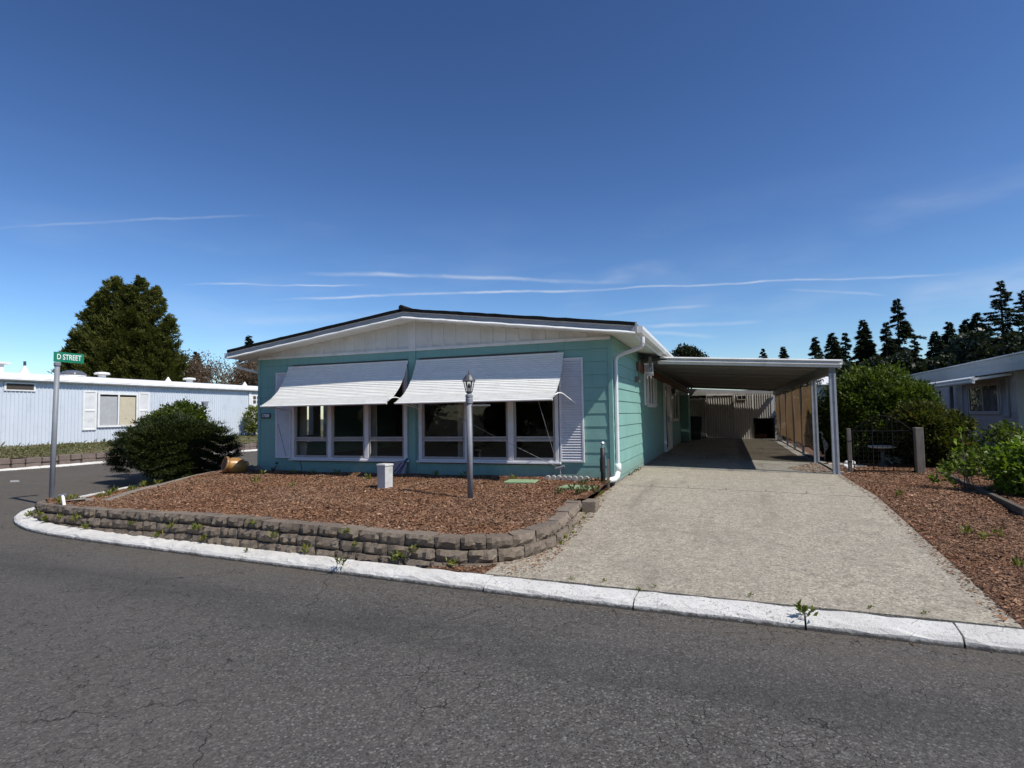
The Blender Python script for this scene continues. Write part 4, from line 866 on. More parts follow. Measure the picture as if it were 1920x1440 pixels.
for i, (x, y, rz, lab) in enumerate([(-3.42, 9.62, .1, 'pale green square stepping stone nearer the lamp post'), (-2.32, 9.18, -.15, 'pale green square stepping stone next to the black standpipe')]):
    m = rbox(MB(), x, y, .27, .20, float(hl(x, y))-.03, float(hl(x, y))+.032, rz); m.build('stepping_stone', 'stepping_green', None, bevel=.012, label=lab, category='stepping stone', group='green stepping stones by the wall')
ed = thing('scalloped_edging', (-2.7, 9.9, .45), 'row of grey scalloped concrete edging at the foot of the teal wall', 'edging')
for i in range(8):
    x = -3.02+i*.098; y = 9.88+.02*math.sin(i); m = MB(); n = 10; m.prism([(x-.048, .40), (x+.048, .40)]+[(x+.048*math.cos(math.pi*k/n), .50+.048*math.sin(math.pi*k/n)) for k in range(n+1)], 'y', y-.03, y+.03); m.build('scallop', 'scallop_concrete', ed, bevel=.006)
sp = thing('standpipe', (-2.04, 9.92, .42), 'black wrapped water standpipe beside a wooden stake at the house corner', 'standpipe')
m = MB(); m.tube([(-2.05, 9.92, .38), (-2.05, 9.92, .62), (-2.055, 9.92, .64), (-2.055, 9.92, .84), (-2.05, 9.92, .86), (-2.05, 9.92, 1.03)], [.042, .042, .047, .047, .042, .04], 12); m.build('pipe', 'black_plastic', sp, smooth=True)
MB().tube([(-2.05, 9.92, 1.02), (-2.05, 9.92, 1.09), (-2.03, 9.88, 1.12)], .02, 8).tube([(-2.09, 9.92, 1.11), (-2.01, 9.92, 1.11)], .012, 6).build('tap', 'galvanised', sp)
rbox(MB(), -1.965, 9.95, .02, .02, .36, .83, .2).build('stake', 'weathered_wood', sp)

sg = thing('street_sign', (-12.3, 7.6, .05), 'tall grey pole with a green street name sign at the road corner', 'street sign')
MB().tube([(-12.36, 7.59, -.1), (-12.30, 7.60, 2.74)], .046, 14).build('pole', 'grey_pole_paint', sg, smooth=True)
MB().lathe([(.05, 0), (.06, .02), (.06, .07), (.045, .085)], (-12.3, 7.6, 2.70), 14).build('cap', 'grey_pole_paint', sg)
da = Vector((.02, 1, 0)).normalized(); b0 = Vector((-12.3, 7.6, 0))-da*.07; b1 = b0+da*.56; nn = Vector((da.y, -da.x, 0)); th = nn*.004
MB().add([tuple(b0-th+Vector((0,0,2.79))), tuple(b1-th+Vector((0,0,2.79))), tuple(b1+th+Vector((0,0,2.79))), tuple(b0+th+Vector((0,0,2.79))), tuple(b0-th+Vector((0,0,2.985))), tuple(b1-th+Vector((0,0,2.985))), tuple(b1+th+Vector((0,0,2.985))), tuple(b0+th+Vector((0,0,2.985)))], [(0,3,2,1),(4,5,6,7),(0,1,5,4),(1,2,6,5),(2,3,7,6),(3,0,4,7)]).build('blade', 'sign_green', sg)
mc = (b0+b1)/2+nn*.006+Vector((0, 0, 2.888)); RM = Matrix(((da.x, 0, nn.x, mc.x), (da.y, 0, nn.y, mc.y), (0, 1, 0, mc.z), (0, 0, 0, 1)))
text_mesh('lettering', 'D STREET', .15, 'sign_white', sg, RM, .001, 1.0, .71)
pv = thing('sprinkler_riser', (-9.62, 6.1, .32), 'short tilted white plastic riser pipe at the left end of the block wall', 'pipe')
MB().tube([(-9.58, 6.08, .28), (-9.70, 6.12, .47)], .022, 10).build('pipe', 'pvc', pv); MB().tube([(-9.76, 6.1, .475), (-9.66, 6.14, .49)], .016, 8).build('tap', 'galvanised', pv)
fl = MB()
for k in range(7):
    a = k*math.pi*2/7; fl.tube([(-9.3, 10.15, .46), (-9.3+.07*math.cos(a), 10.15+.05*math.sin(a), .55+.06*random.random())], [.012, .004], 5)
fl.build('rusty_ornament', 'rusty_iron', None, label='small rusty metal ornament by the wall below the left shutter', category='ornament')
for i, (x, y) in enumerate([(-10.0, 10.6), (-9.85, 10.25), (-10.15, 10.9)]):
    MB().blob((x, y, float(hl(x, y))+.05), (.10, .08, .07), 9, .15).build('rock', 'block_stone', None, label='grey rock lying by the left corner of the teal home', category='rock', group='rocks by the house corner')

# ------------------------------------------------------------------ neighbour across the side street
NB = thing('mobile_home', (-28.5, 20, .6), 'long pale blue ribbed metal mobile home across the side street', 'mobile home')
NX = -26.5; Y0, Y1 = 6.0, 31.0; NZ0, NZ1 = .62, 3.30
m = MB(); pts = []; y = Y0
while y < Y1: pts += [(y, 0), (y+.095, 0), (y+.108, .028), (y+.13, .028)]; y += .143
V = [(NX+b, a, NZ0) for a, b in pts]+[(NX+b, a, NZ1) for a, b in pts]; L = len(pts); m.add(V, [(i, i+1, L+i+1, L+i) for i in range(L-1)]); m.build('wall', 'pale_blue_metal', NB)
box('wall', 'pale_blue_metal', NB, NX-6.5, NX-.02, Y0, Y1, .5, 3.3)
r = MB(); n = 90; V = []
for i in range(n+1):
    y = Y0-.2+(Y1-Y0+.4)*i/n; w1, w2 = random.uniform(-.02, .02), random.uniform(-.012, .012)
    V += [(NX+.20, y, 3.28), (NX+.24, y, 3.32), (NX+.235+w1*.5, y, 3.40+w2), (NX+.20+w1, y, 3.47+w2), (NX+.10+w1, y, 3.56), (NX-.2, y, 3.62), (NX-3.3, y, 3.80), (NX-6.7, y, 3.55), (NX-6.7, y, 3.28)]
k = 9; r.add(V, [(i*k+j, i*k+(j+1) % k, (i+1)*k+(j+1) % k, (i+1)*k+j) for i in range(n) for j in range(k)]+[tuple(range(k)), tuple(n*k+j for j in range(k))[::-1]]); nr = r.build('roof', 'roof_white', NB)
box('vent_window', 'white_enamel', NB, NX+.029, NX+.05, 14.45, 15.55, 2.88, 3.22); bpy.context.view_layer.update()
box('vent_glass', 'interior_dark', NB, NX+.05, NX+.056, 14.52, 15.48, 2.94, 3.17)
wf = MB(); a, b, c, d = 18.05, 19.95, 1.36, 2.93
for q in ((a,b,c,c+.09),(a,b,d-.09,d),(a,a+.09,c+.09,d-.09),(b-.09,b,c+.09,d-.09),(18.97,19.04,c+.09,d-.09)): wf.box(NX+.029, NX+.085, *q)
w = wf.build('window', 'white_enamel', NB, bevel=.004); box('pane', 'clear_glass', w, NX+.055, NX+.058, a+.09, b-.09, c+.09, d-.09)
for ya, yb, mt in ((a+.12, 18.95, 'blind_white'), (19.08, b-.12, 'blind_cream')):
    bl = MB(); z = c+.1
    while z < d-.22: bl.prism([(NX+.043, z), (NX+.047, z), (NX+.036, z+.038), (NX+.032, z+.038)], 'y', ya, yb); z += .043
    bl.build('blind', mt, w)
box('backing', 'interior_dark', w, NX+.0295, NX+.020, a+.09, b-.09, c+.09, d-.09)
for ya, yb in ((17.42, 18.02), (19.98, 20.55)):
    s = MB(); s.box(NX+.029, NX+.06, ya, yb, 1.25, 1.33); s.box(NX+.029, NX+.06, ya, yb, 2.92, 3.0); s.box(NX+.029, NX+.06, ya, ya+.08, 1.33, 2.92); s.box(NX+.029, NX+.06, yb-.08, yb, 1.33, 2.92); s.box(NX+.029, NX+.06, ya+.08, yb-.08, 2.08, 2.16); sh = s.build('shutter', 'white_enamel', NB)
    lv = MB()
    for z0, z1 in ((1.33, 2.08), (2.16, 2.92)):
        z = z0
        while z < z1-.02: lv.prism([(NX+.05, z), (NX+.045, z), (NX+.022, z+.045), (NX+.027, z+.045)], 'y', ya+.08, yb-.08); z += .05
    lv.build('louvres', 'white_enamel', sh)
lf = MB(); lf.box(NX+.029, NX+.12, 23.55, 23.95, 2.55, 2.62); lf.box(NX+.02, NX+.16, 23.62, 23.86, 2.36, 2.55); lf.build('wall_light', 'grey_pole_paint', NB)
dn = box('door', 'white_enamel', NB, NX+.029, NX+.06, 27.0, 28.1, .72, 3.1)
for i in range(3):
    for j in range(2): box('pane', 'interior_dark', dn, NX+.06, NX+.064, 27.15+i*.29, 27.37+i*.29, 2.55+j*.25, 2.75+j*.25)
box('door_trim', 'white_enamel', NB, NX+.029, NX+.08, 26.82, 26.98, .7, 3.25)
def cone(y, x, h, r0, nm='roof_vent'): MB().lathe([(r0, 0), (r0*.75, h*.3), (r0*.35, h*.75), (r0*.25, h)], (x, y, 3.62), 10).build(nm, 'roof_white', nr)
cone(15.5, NX-.6, .34, .2); MB().tube([(NX-.6, 15.5, 3.9), (NX-.6, 15.5, 4.14)], .05, 8).build('flue_pipe', 'number_blue', nr)
for y in (21.9, 26.95): cone(y, NX-.4, .22, .16)
def cap(y, x): m = MB(); m.lathe([(.16, 0), (.16, .14)], (x, y, 3.62), 10); m.lathe([(.30, .15), (.32, .18), (.28, .25), (.05, .28)], (x, y, 3.62), 12); m.build('roof_vent', 'roof_white', nr)
cap(18.6, NX-.5); cap(23.25, NX-.5); m = MB(); m.box(NX-.9, NX-.3, 13.9, 14.6, 3.6, 3.95); m.box(NX-1.0, NX-.2, 13.7, 14.8, 3.95, 4.03); m.build('roof_vent', 'roof_white', nr)
MB().lathe([(.48, 0), (.48, .07)], (NX-.6, 17.4, 3.62), 16).build('skylight_base', 'roof_white', nr); MB().lathe([(.50, .07), (.46, .15), (.36, .22), (.2, .27), (.02, .29)], (NX-.6, 17.4, 3.62), 18).build('skylight_dome', 'dome_grey', nr, smooth=True)
# verge
def hv(x, y): return np.interp(x, [NX, -23.6, -22.95], [.70, .50, .40])+.02*np.sin(x*4+y*3)*np.sin(y*2.3)
sheet('verge', [(-27,4.8),(-22.95,9.5),(-22.9,14),(-22.9,60),(-27,60),(-45,60),(-45,6.2),(-27,6.2)], hv, .25, 'verge_grass', kind='structure')
vw = thing('stone_border', (-22.8, 20, .1), 'low rough stone border along the verge of the pale blue home', 'stone border')
y = 9.6
while y < 34:
    L = random.uniform(.35, .6); x = np.interp(y, [9.5, 14, 60], [-23.0, -22.92, -22.9])
    for z0, z1 in ((.05, .22), (.225, .40+random.uniform(-.02, .03))):
        rbox(MB(), x+random.uniform(-.03, .03), y+L/2, .13, L/2-.01, z0, z1, random.uniform(-.05, .05), .93).build('stone', 'verge_stone', vw, bevel=.02)
    y += L
n = 30000; x = RNG.uniform(NX+.05, -22.95, n); y = RNG.uniform(8, 45, n); k = RNG.random(n) < .35+.65*(np.sin(y*.9+x)*.5+.5); x, y = x[k], y[k]; n = len(x)
D = np.stack([RNG.normal(size=n)*.5, RNG.normal(size=n)*.5, np.ones(n)*.8], 1); tall = np.where((x < NX+.35) & (RNG.random(n) < .12), 3.5, 1.)
leaves('ground_cover', np.stack([x, y, hv(x, y)], 1), D, rdir(n), RNG.uniform(.03, .08, n)*tall, RNG.uniform(.03, .07, n), 'leaf_verge', kind='stuff', label='patchy green and brown ground cover on the verge below the pale blue home', category='ground cover')

# ------------------------------------------------------------------ neighbour on the right
RN = thing('mobile_home', (9.5, 26, .1), 'grey sided mobile home with shuttered window behind the right hand shrubs', 'mobile home')
RX, RY0, RY1 = 7.0, 18.75, 34.0
box('wall', 'grey_siding', RN, RX+.03, RX+6, RY0+.03, RY1, -.05, 2.6)
z = -.02
while z < 2.5:
    for a, b in ((RY0+.0, 23.2), (23.205, 28.3), (28.305, RY1)): MB().prism([(RX, z), (RX+.012, z+.248), (RX+.03, z+.248), (RX+.03, z)], 'y', a, b).build('siding_board', 'grey_siding', RN)
    MB().prism([(RY0, z), (RY0+.012, z+.248), (RY0+.029, z+.248), (RY0+.029, z)], 'x', RX+.035, RX+6).build('siding_board', 'grey_siding', RN); z += .25
box('corner_trim', 'grey_siding', RN, RX-.012, RX+.034, RY0-.014, RY0+.05, -.02, 2.5)
rr = MB().prism([(RX-.28, 2.55), (RX-.28, 2.92), (RX+3.3, 3.35), (RX+7, 2.92), (RX+7, 2.55)], 'y', RY0-3.2, RY1+.3).build('roof', 'grey_flashing', RN)
box('fascia', 'grey_siding', rr, RX-.305, RX-.282, RY0-3.2, RY1+.3, 2.53, 2.74); box('drip_edge', 'white_paint', rr, RX-.325, RX-.2, RY0-3.22, RY1+.3, 2.925, 2.96)
aw = MB().prism([(RX-.95, 2.28), (RX-.95, 2.40), (RX-.02, 2.52), (RX-.02, 2.46), (RX-.9, 2.34), (RX-.9, 2.28)], 'y', RY0+.15, 22.8).build('awning', 'white_enamel', RN)
MB().prism([(RX-.952, 2.25), (RX-1.0, 2.26), (RX-1.03, 2.29), (RX-.98, 2.31), (RX-.98, 2.345), (RX-1.05, 2.37), (RX-1.05, 2.40), (RX-.952, 2.44)], 'y', RY0-.2, 22.8).build('gutter', 'white_enamel', RN)
box('porch_post', 'white_enamel', RN, RX+2.4, RX+2.5, RY0-3.0, RY0-2.9, .05, 2.55)
for yy in (22.7, 26.5): box('post', 'white_enamel', RN, RX-.93, RX-.83, yy, yy+.1, .1, 2.34 if yy < 23 else 2.55); 
box('post', 'grey_pole_paint', RN, RX-.2, RX-.1, 23.0, 23.12, .1, 2.55)
wf = MB(); a, b, c, d = 19.75, 21.95, 1.42, 2.34
for q in ((a,b,c,c+.1),(a,b,d-.1,d),(a,a+.1,c+.1,d-.1),(b-.1,b,c+.1,d-.1),(20.83,20.88,c+.1,d-.1)): wf.box(RX-.045, RX-.001, *q)
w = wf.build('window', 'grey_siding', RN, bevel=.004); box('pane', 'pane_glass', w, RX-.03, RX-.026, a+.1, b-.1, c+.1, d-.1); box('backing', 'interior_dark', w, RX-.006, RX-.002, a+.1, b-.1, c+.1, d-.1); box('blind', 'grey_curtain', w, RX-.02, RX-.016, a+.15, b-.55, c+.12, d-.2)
for ya, yb in ((19.2, 19.7), (22.0, 22.5)):
    f = MB(); f.box(RX-.04, RX-.001, ya, yb, 1.36, 1.41); f.box(RX-.04, RX-.001, ya, yb, 2.36, 2.41); f.box(RX-.04, RX-.001, ya, ya+.06, 1.41, 2.36); f.box(RX-.04, RX-.001, yb-.06, yb, 1.41, 2.36)
    s = f.build('shutter', 'grey_flashing', RN); lv = MB(); z = 1.41
    while z < 2.34: lv.prism([(RX-.036, z), (RX-.030, z), (RX-.006, z+.05), (RX-.012, z+.05)], 'y', ya+.06, yb-.06); z += .055
    lv.build('louvres', 'grey_flashing', s)
w2 = box('window', 'dark_bronze', RN, RX-.04, RX-.001, 24.6, 25.3, 1.45, 2.25); box('pane', 'pane_glass', w2, RX-.05, RX-.045, 24.66, 25.24, 1.5, 2.2)

# ------------------------------------------------------------------ gate and garden ornaments
GT = thing('garden_gate', (2.95, 14.1, .28), 'black wire garden gate with arched top between two wooden posts', 'gate')
gz = .30
arch = MB(); arch.tube([(2.42+1.08*t, 14.12, 1.16+.32*math.sin(math.pi*t)) for t in [i/20 for i in range(21)]], .011, 6); arch.tube([(2.42, 14.12, gz), (2.42, 14.12, 1.16)], .011, 6); arch.tube([(3.50, 14.12, gz), (3.50, 14.12, 1.16)], .011, 6); arch.tube([(2.42, 14.12, gz+.04), (3.5, 14.12, gz+.04)], .011, 6); arch.tube([(2.42, 14.12, 1.16), (3.5, 14.12, 1.16)], .009, 6); arch.build('gate_frame', 'wire_black', GT)
for i in range(1, 12):
    t = i/12; x = 2.42+1.08*t; MB().tube([(x, 14.12, gz+.04), (x, 14.12, 1.16+.32*math.sin(math.pi*t))], .010 if i in (4, 8) else .0045, 5).build('bar', 'wire_black', GT)
for i in range(1, 9): MB().tube([(2.42, 14.125, gz+.04+i*.1), (3.5, 14.125, gz+.04+i*.1)], .0045, 5).build('wire', 'wire_black', GT)
rbox(MB(), 2.345, 14.1, .036, .045, .2, 1.22, 0).build('post', 'weathered_wood', GT, bevel=.006); rbox(MB(), 3.585, 14.08, .075, .075, .2, 1.23, .1).build('post', 'weathered_wood', GT, bevel=.008)
for z in (.52, .95): rbox(MB(), 2.345, 14.1, .04, .05, z, z+.012, 0).build('tie', 'wire_black', GT)
bb = thing('bird_bath', (3.35, 16, .28), 'shallow white round bird bath behind the wire gate', 'bird bath')
MB().lathe([(.02, .70), (.24, .705), (.30, .73), (.31, .75), (.29, .755), (.23, .73), (.02, .72)], (3.35, 16, 0), 24).build('bowl', 'plaster_white', bb); MB().lathe([(.14, .26), (.13, .32), (.05, .38), (.045, .62), (.09, .70)], (3.35, 16, 0), 14).build('pedestal', 'dark_bronze', bb)
def figurine(c, label, s=1.):
    bm = bmesh.new()
    for (dx, dy, dz, rx, ry, rz) in ((0,0,.09,.13,.08,.085),(-.10,-.02,.13,.065,.06,.06),(.11,.01,.08,.075,.07,.07),(-.15,-.03,.11,.03,.03,.025),(-.05,-.07,.03,.05,.03,.03),(.08,-.07,.03,.05,.03,.03),(.19,.02,.05,.05,.03,.025),(-.10,-.02,.19,.015,.012,.05),(-.07,.02,.19,.015,.012,.05)):
        r = bmesh.ops.create_icosphere(bm, subdivisions=2, radius=1.); bmesh.ops.scale(bm, vec=(rx*s, ry*s, rz*s), verts=r['verts']); bmesh.ops.translate(bm, vec=(dx*s, dy*s, dz*s), verts=r['verts'])
    me = bpy.data.meshes.new('garden_figurine'); bm.to_mesh(me); bm.free(); me.materials.append(MATS['plaster_white'])
    o = link('garden_figurine', me, None, Vector(c), label=label, category='figurine'); rm_ = o.modifiers.new('r', 'REMESH'); rm_.mode = 'VOXEL'; rm_.voxel_size = .012*s; sm = o.modifiers.new('s', 'SMOOTH'); sm.iterations = 3
figurine((3.72, 16.6, .28), 'small white crouching animal figurine under the bird bath', 1.25)
hn = thing('heron_figurine', (2.32, 17.4, .28), 'slender white heron figurine among the garden plants beyond the carport', 'figurine')
MB().tube(smooth_path([(2.32, 17.4, .28), (2.32, 17.4, .55), (2.38, 17.4, .72), (2.33, 17.4, .86), (2.27, 17.4, .98), (2.30, 17.4, 1.06), (2.24, 17.4, 1.05)], 2), [.012]*3+[.03]*4+[.05]*6+[.045]*4+[.025]*30, 8).build('body', 'plaster_white', hn) if False else MB().tube([(2.32,17.4,.28),(2.32,17.4,.52),(2.35,17.4,.60),(2.36,17.4,.70),(2.31,17.4,.82),(2.27,17.4,.92),(2.29,17.4,1.0),(2.25,17.4,1.04),(2.17,17.4,1.02)], [.012,.014,.05,.07,.045,.02,.018,.022,.004], 8).build('body', 'plaster_white', hn, smooth=True)
for i, (x, y, z, s) in enumerate([(2.42, 14.9, .43, .06), (2.53, 14.95, .43, .065), (2.38, 14.85, .36, .06), (2.50, 14.85, .345, .06), (2.44, 14.8, .315, .05)]):
    MB().blob((x, y, z-.0), (s, s, s*.85), 9, .12).build('white_stone', 'plaster_white', None, label='rounded white stone in the small pile behind the carport post', category='stone', group='pile of white stones')
for (x, y, w_) in ((2.30, 16.0, .22), (2.75, 15.6, .15)):
    rbox(MB(), x, y, w_, .16, .27, .325, .1).build('paver', 'scallop_concrete', None, bevel=.01, label='pale paving stone set in the bark '+('beside the second carport post' if w_ > .2 else 'behind the first carport post'), category='paver')
fc = thing('picket_fence', (3.0, 24, .28), 'dark weathered board fence behind the right hand garden', 'fence')
for i in range(26): x = 2.3+i*.13; rbox(MB(), x, 24, .058, .012, .28, 1.30+random.uniform(-.02, .02), 0).build('board', 'weathered_wood', fc)
rbox(MB(), 3.95, 24.03, 1.7, .02, 1.1, 1.16, 0).build('rail', 'weathered_wood', fc)
tb = thing('timber_edging', (3.6, 11, .2), 'weathered landscape timbers edging the bark along the right side', 'timber edging')
for a, b in (((3.98, 14.3), (3.70, 11.75)), ((3.72, 11.72), (3.42, 9.15)), ((3.42, 9.12), (3.16, 6.6)), ((3.16, 6.57), (2.95, 5.2))):
    cx, cy = (a[0]+b[0])/2, (a[1]+b[1])/2; ang = math.atan2(b[1]-a[1], b[0]-a[0]); L = math.hypot(b[0]-a[0], b[1]-a[1]); rbox(MB(), cx, cy, L/2-.006, .038, .1, float(hr(cx, cy))+.06, ang).build('timber', 'timber_edge', tb, bevel=.012)
fs = thing('garden_shed', (6, 44, 0), 'distant small building with white ribbed metal roof glimpsed behind the carport posts', 'shed')
box('wall', 'grey_siding', fs, 2.2, 5.8, 38, 42, -.05, 3.1)
m = MB(); 
for i in range(9): m.prism([(37.6, 3.12), (40.2, 3.68), (42.5, 3.2), (42.5, 3.16), (40.2, 3.63), (37.6, 3.08)], 'x', 1.9+i*.45, 2.33+i*.45)
m.build('roof', 'roof_white', fs)

# ------------------------------------------------------------------ plants
def trunk(m, base, top, r0, r1, n=6, bend=.1):
    base, top = Vector(base), Vector(top); pts = [base.lerp(top, i/n)+Vector((random.gauss(0, bend), random.gauss(0, bend), 0))*(0 < i < n) for i in range(n+1)]; m.tube(pts, [r0+(r1-r0)*i/n for i in range(n+1)], 8); return pts
def shrub(name, label, cat, base, blobs, n, per, cr, ll, lw, mat, up=.35, out=.8, stems=10, fold=.08, inner=.5, group=None, stem_mat='bark', droop=0., sr=.02, layers=0.):
    t = thing(name, base, label, cat, group); P, O, C, CO = clumps(blobs, n, per, cr, inner)
    if layers: zq = P[:, 2]+.10*np.sin(P[:, 0]*2.3+P[:, 1]*3.1)+.06*np.sin(P[:, 0]*7+1)*np.sin(P[:, 1]*6); P[:, 2] += (np.round(zq/layers)*layers-zq)*.28
    nn = len(P); D = O*out+rdir(nn)*.75+np.array([0, 0, up-droop]); Nn = rdir(nn)*.6+np.array([0, 0, 1.])+O*.3
    leaves('foliage', P, D, Nn, RNG.uniform(ll*.6, ll*1.25, nn), RNG.uniform(lw*.7, lw*1.2, nn), mat, t, base, fold)
    m = MB(); b = Vector(base); idx = RNG.choice(len(C), min(stems, len(C)), replace=False)
    for i in idx:
        e = Vector(C[i]); s = b+Vector((random.gauss(0, .08), random.gauss(0, .08), 0)); mid = s.lerp(e, .5)+Vector((0, 0, .12)); m.tube([s, mid, e], [sr, sr*.7, sr*.3], 6)
    m.build('stems', stem_mat, t); return t
# dark conifer shrub at the left corner
shrub('conifer_shrub', 'big dark spreading conifer shrub left of the teal home', 'shrub', (-12.6, 10.9, .2), [(-12.85,10.75,.98,1.0,1.0,.62),(-12.3,11.1,.85,.62,.85,.60),(-13.6,11.0,1.12,.9,.8,.56),(-12.55,10.3,.60,.64,.5,.38),(-14.35,11.0,1.0,.8,.6,.34),(-13.1,10.3,1.0,.55,.5,.45),(-14.9,10.9,.62,.4,.35,.25)], 130000, 45, .11, .070, .018, 'leaf_yew', .15, 1.0, 40, .02, .5, sr=.03, layers=.24)
shrub('broadleaf_shrub', 'lighter green broad-leaved shrub rising behind the dark conifer shrub', 'shrub', (-14.1, 12.2, .15), [(-14.4,12.2,1.45,.85,.7,.58),(-15.9,12.3,1.0,.6,.5,.28),(-15.1,12.0,1.35,.45,.45,.36)], 12000, 25, .12, .10, .045, 'leaf_laurel', .4, .6, 16)
shrub('young_shrub', 'thin young shrub by the white door of the pale blue home', 'shrub', (-25.9, 26.6, .6), [(-25.9,26.6,1.6,.35,.45,.8),(-25.9,26.8,2.0,.3,.3,.35)], 1500, 15, .12, .16, .08, 'leaf_weed', .4, .6, 8)
# right hand shrubs
shrub('laurel_bush', 'large rounded bright green laurel bush behind the wire gate', 'bush', (3.9, 17.6, .28), [(3.55,17.6,1.58,1.05,1.1,1.05),(2.95,17.9,1.1,.72,.9,.95),(4.15,17.6,1.5,.75,.9,.80),(3.5,17.2,.85,1.0,.8,.7),(4.2,18.2,1.1,1.0,.9,.95)], 60000, 30, .14, .095, .05, 'leaf_laurel', .35, .6, 20, inner=.4)
shrub('rhododendron', 'olive and bronze leaved rhododendron in front of the grey home', 'bush', (4.3, 16.1, .25), [(4.25,16.0,.95,.55,.6,.68),(4.0,15.8,1.25,.42,.45,.42),(4.72,16.1,1.22,.36,.4,.22),(4.45,15.7,.6,.5,.5,.45)], 26000, 16, .10, .115, .045, 'leaf_rhodo', .35, .8, 20, inner=.4)
shrub('hydrangea', 'low bright lime green leafy shrub at the far right', 'shrub', (4.6, 11.4, .2), [(4.5,11.2,.74,.6,.6,.38),(4.12,11.0,.55,.38,.45,.30),(5.0,11.5,.82,.6,.6,.38),(4.9,10.9,.55,.6,.5,.40)], 6800, 7, .085, .10, .065, 'leaf_lime', .45, .6, 60, .1, .7, stem_mat='twig_grey', sr=.008)
shrub('leafy_plant', 'small young plant with a few lime leaves left of the hydrangea', 'plant', (3.62, 11.6, .25), [(3.62,11.6,.85,.14,.14,.38),(3.45,11.6,.55,.16,.14,.2),(3.3,11.8,.45,.12,.1,.12)], 190, 6, .05, .10, .055, 'leaf_lime', .5, .5, 14, .1, .6, stem_mat='twig_grey', sr=.006)
shrub('ground_shrub', 'dark low shrub along the timber edge below the grey home', 'shrub', (5.2, 14.2, .2), [(5.0,14.4,.35,.9,1.0,.32),(5.6,13.0,.4,.9,1.0,.4),(5.6,15.5,.6,.7,.9,.6)], 12000, 20, .12, .09, .045, 'leaf_laurel', .3, .5, 10)
shrub('garden_perennial', 'pale grey green plant behind the carport posts', 'plant', (2.75, 18.6, .28), [(2.7,18.6,.65,.35,.4,.40),(2.9,19.0,.75,.35,.4,.45)], 2500, 12, .1, .11, .03, 'leaf_verge', .5, .5, 8)
shrub('reflection_hedge', 'dark leafy hedge added behind the garden to darken the window reflection of the grey home', 'hedge', (4.2, 29, .28), [(3.4,28.5,1.1,1.0,1.0,1.2),(4.8,29,1.3,1.2,1.0,1.4),(6.0,30,1.2,1.0,1.2,1.3),(2.9,31,1.4,.8,1.5,1.4),(4.0,33,1.6,2.2,1.2,1.6)], 14000, 30, .16, .14, .075, 'leaf_wood', .3, .6, 14)  # added hedge: keeps the bright open field out of the grey home window reflection
# weeds
ORD = 'first second third fourth fifth sixth seventh eighth ninth tenth eleventh twelfth thirteenth fourteenth fifteenth sixteenth seventeenth eighteenth nineteenth twentieth twenty-first twenty-second'.split()
WG = 'weeds growing in the wall and kerb joints'
def weed(x, y, z, s, label, n=26, mat='leaf_weed', group=WG):
    P = np.array([[x, y, z]])+RNG.normal(size=(n, 3))*np.array([s*.22, s*.18, 0])+np.array([0, 0, 1.])*RNG.random((n, 1))*s*.5; D = rdir(n)*.8+np.array([0, 0, .9]); o = leaves('weed', P, D, rdir(n)+np.array([0, 0, .6]), RNG.uniform(s*.3, s*.7, n), RNG.uniform(s*.12, s*.26, n), mat, None, (x, y, z), .08, label=label, category='weed', group=group)
for wi, (s_, k, sz) in enumerate(sorted([(2.9,1,.13),(3.4,1,.16),(3.7,2,.12),(4.7,1,.11),(5.3,2,.13),(5.5,1,.12),(6.0,1,.15),(6.15,2,.13),(6.9,0,.10),(7.3,1,.12),(7.8,2,.13),(8.3,0,.11),(8.45,1,.10),(9.0,2,.17),(9.15,1,.14),(9.6,2,.12),(2.2,1,.14),(1.7,2,.15),(2.5,2,.16)])):
    p, d = rim_at(s_); n_ = Vector((d.y, -d.x, 0)).normalized(); q = p+n_*(.03+k*.03); weed(q.x, q.y, max(.1, p.z-.06-k*.115), sz*.85, ORD[wi]+' small weed in the block wall counted from the street sign end')
for x, y, sz, lab in [(-3.80, 5.08, .15, 'weed in the kerb joint before the block wall'), (.47, 4.88, .16, 'leafy weed in the kerb joint at the driveway'), (-5.25, 5.32, .09, 'tiny weed in the kerb joint toward the street sign'), (-.78, 5.15, .05, 'faint moss tuft in the kerb crack left of the driveway weed')]: weed(x, y, .085, sz*.75, lab, 26)
for x in (-1.4, -1.1, -.65, .1, .95, 1.3): weed(x, 5.2-.045*x, .10, .045, 'thin moss tuft along the back of the kerb at the driveway', 14, group='moss tufts behind the kerb')
for wi, (x, y) in enumerate(sorted(((-9.1, 9.6), (-8.6, 9.9), (-8.1, 9.95), (-7.6, 10.05), (-8.3, 8.6), (-7.1, 8.2), (-5.3, 10.05), (-4.7, 10.0), (-3.7, 9.95), (-9.9, 6.2), (-6.3, 9.3)))): weed(x, y, float(hl(x, y)), .10+.06*random.random(), ORD[wi]+' green seedling from the left in the front bark bed', 18, group='seedlings in the bark bed')
for k in range(16): x = -2.45+random.random()*.55; y = 8.4+random.random()*1.6; weed(x, y, float(hl(x, y)), .08+.08*random.random(), 'grass tuft by the standpipe at the driveway edge', 18, 'leaf_verge', 'grass tufts at the driveway edge')
for k in range(14): y = 6.3+k*.27; weed(-1.80-.012*k+random.uniform(-.03, .03), y, .15+.045*(y-6.3), .06+.04*random.random(), ORD[k]+' small weed along the left driveway edge counted from the kerb', 14, group='weeds at the driveway edge')
for t in range(22):
    lab = ORD[t]+' weed on the side street strip counted from the street sign'
    y = 6.9+t*.2; x = float(xe(y))+.25+random.random()*.9; weed(x, y, float(hl(x, y)), .11+.1*random.random(), lab, 24, group='weeds beside the side street')
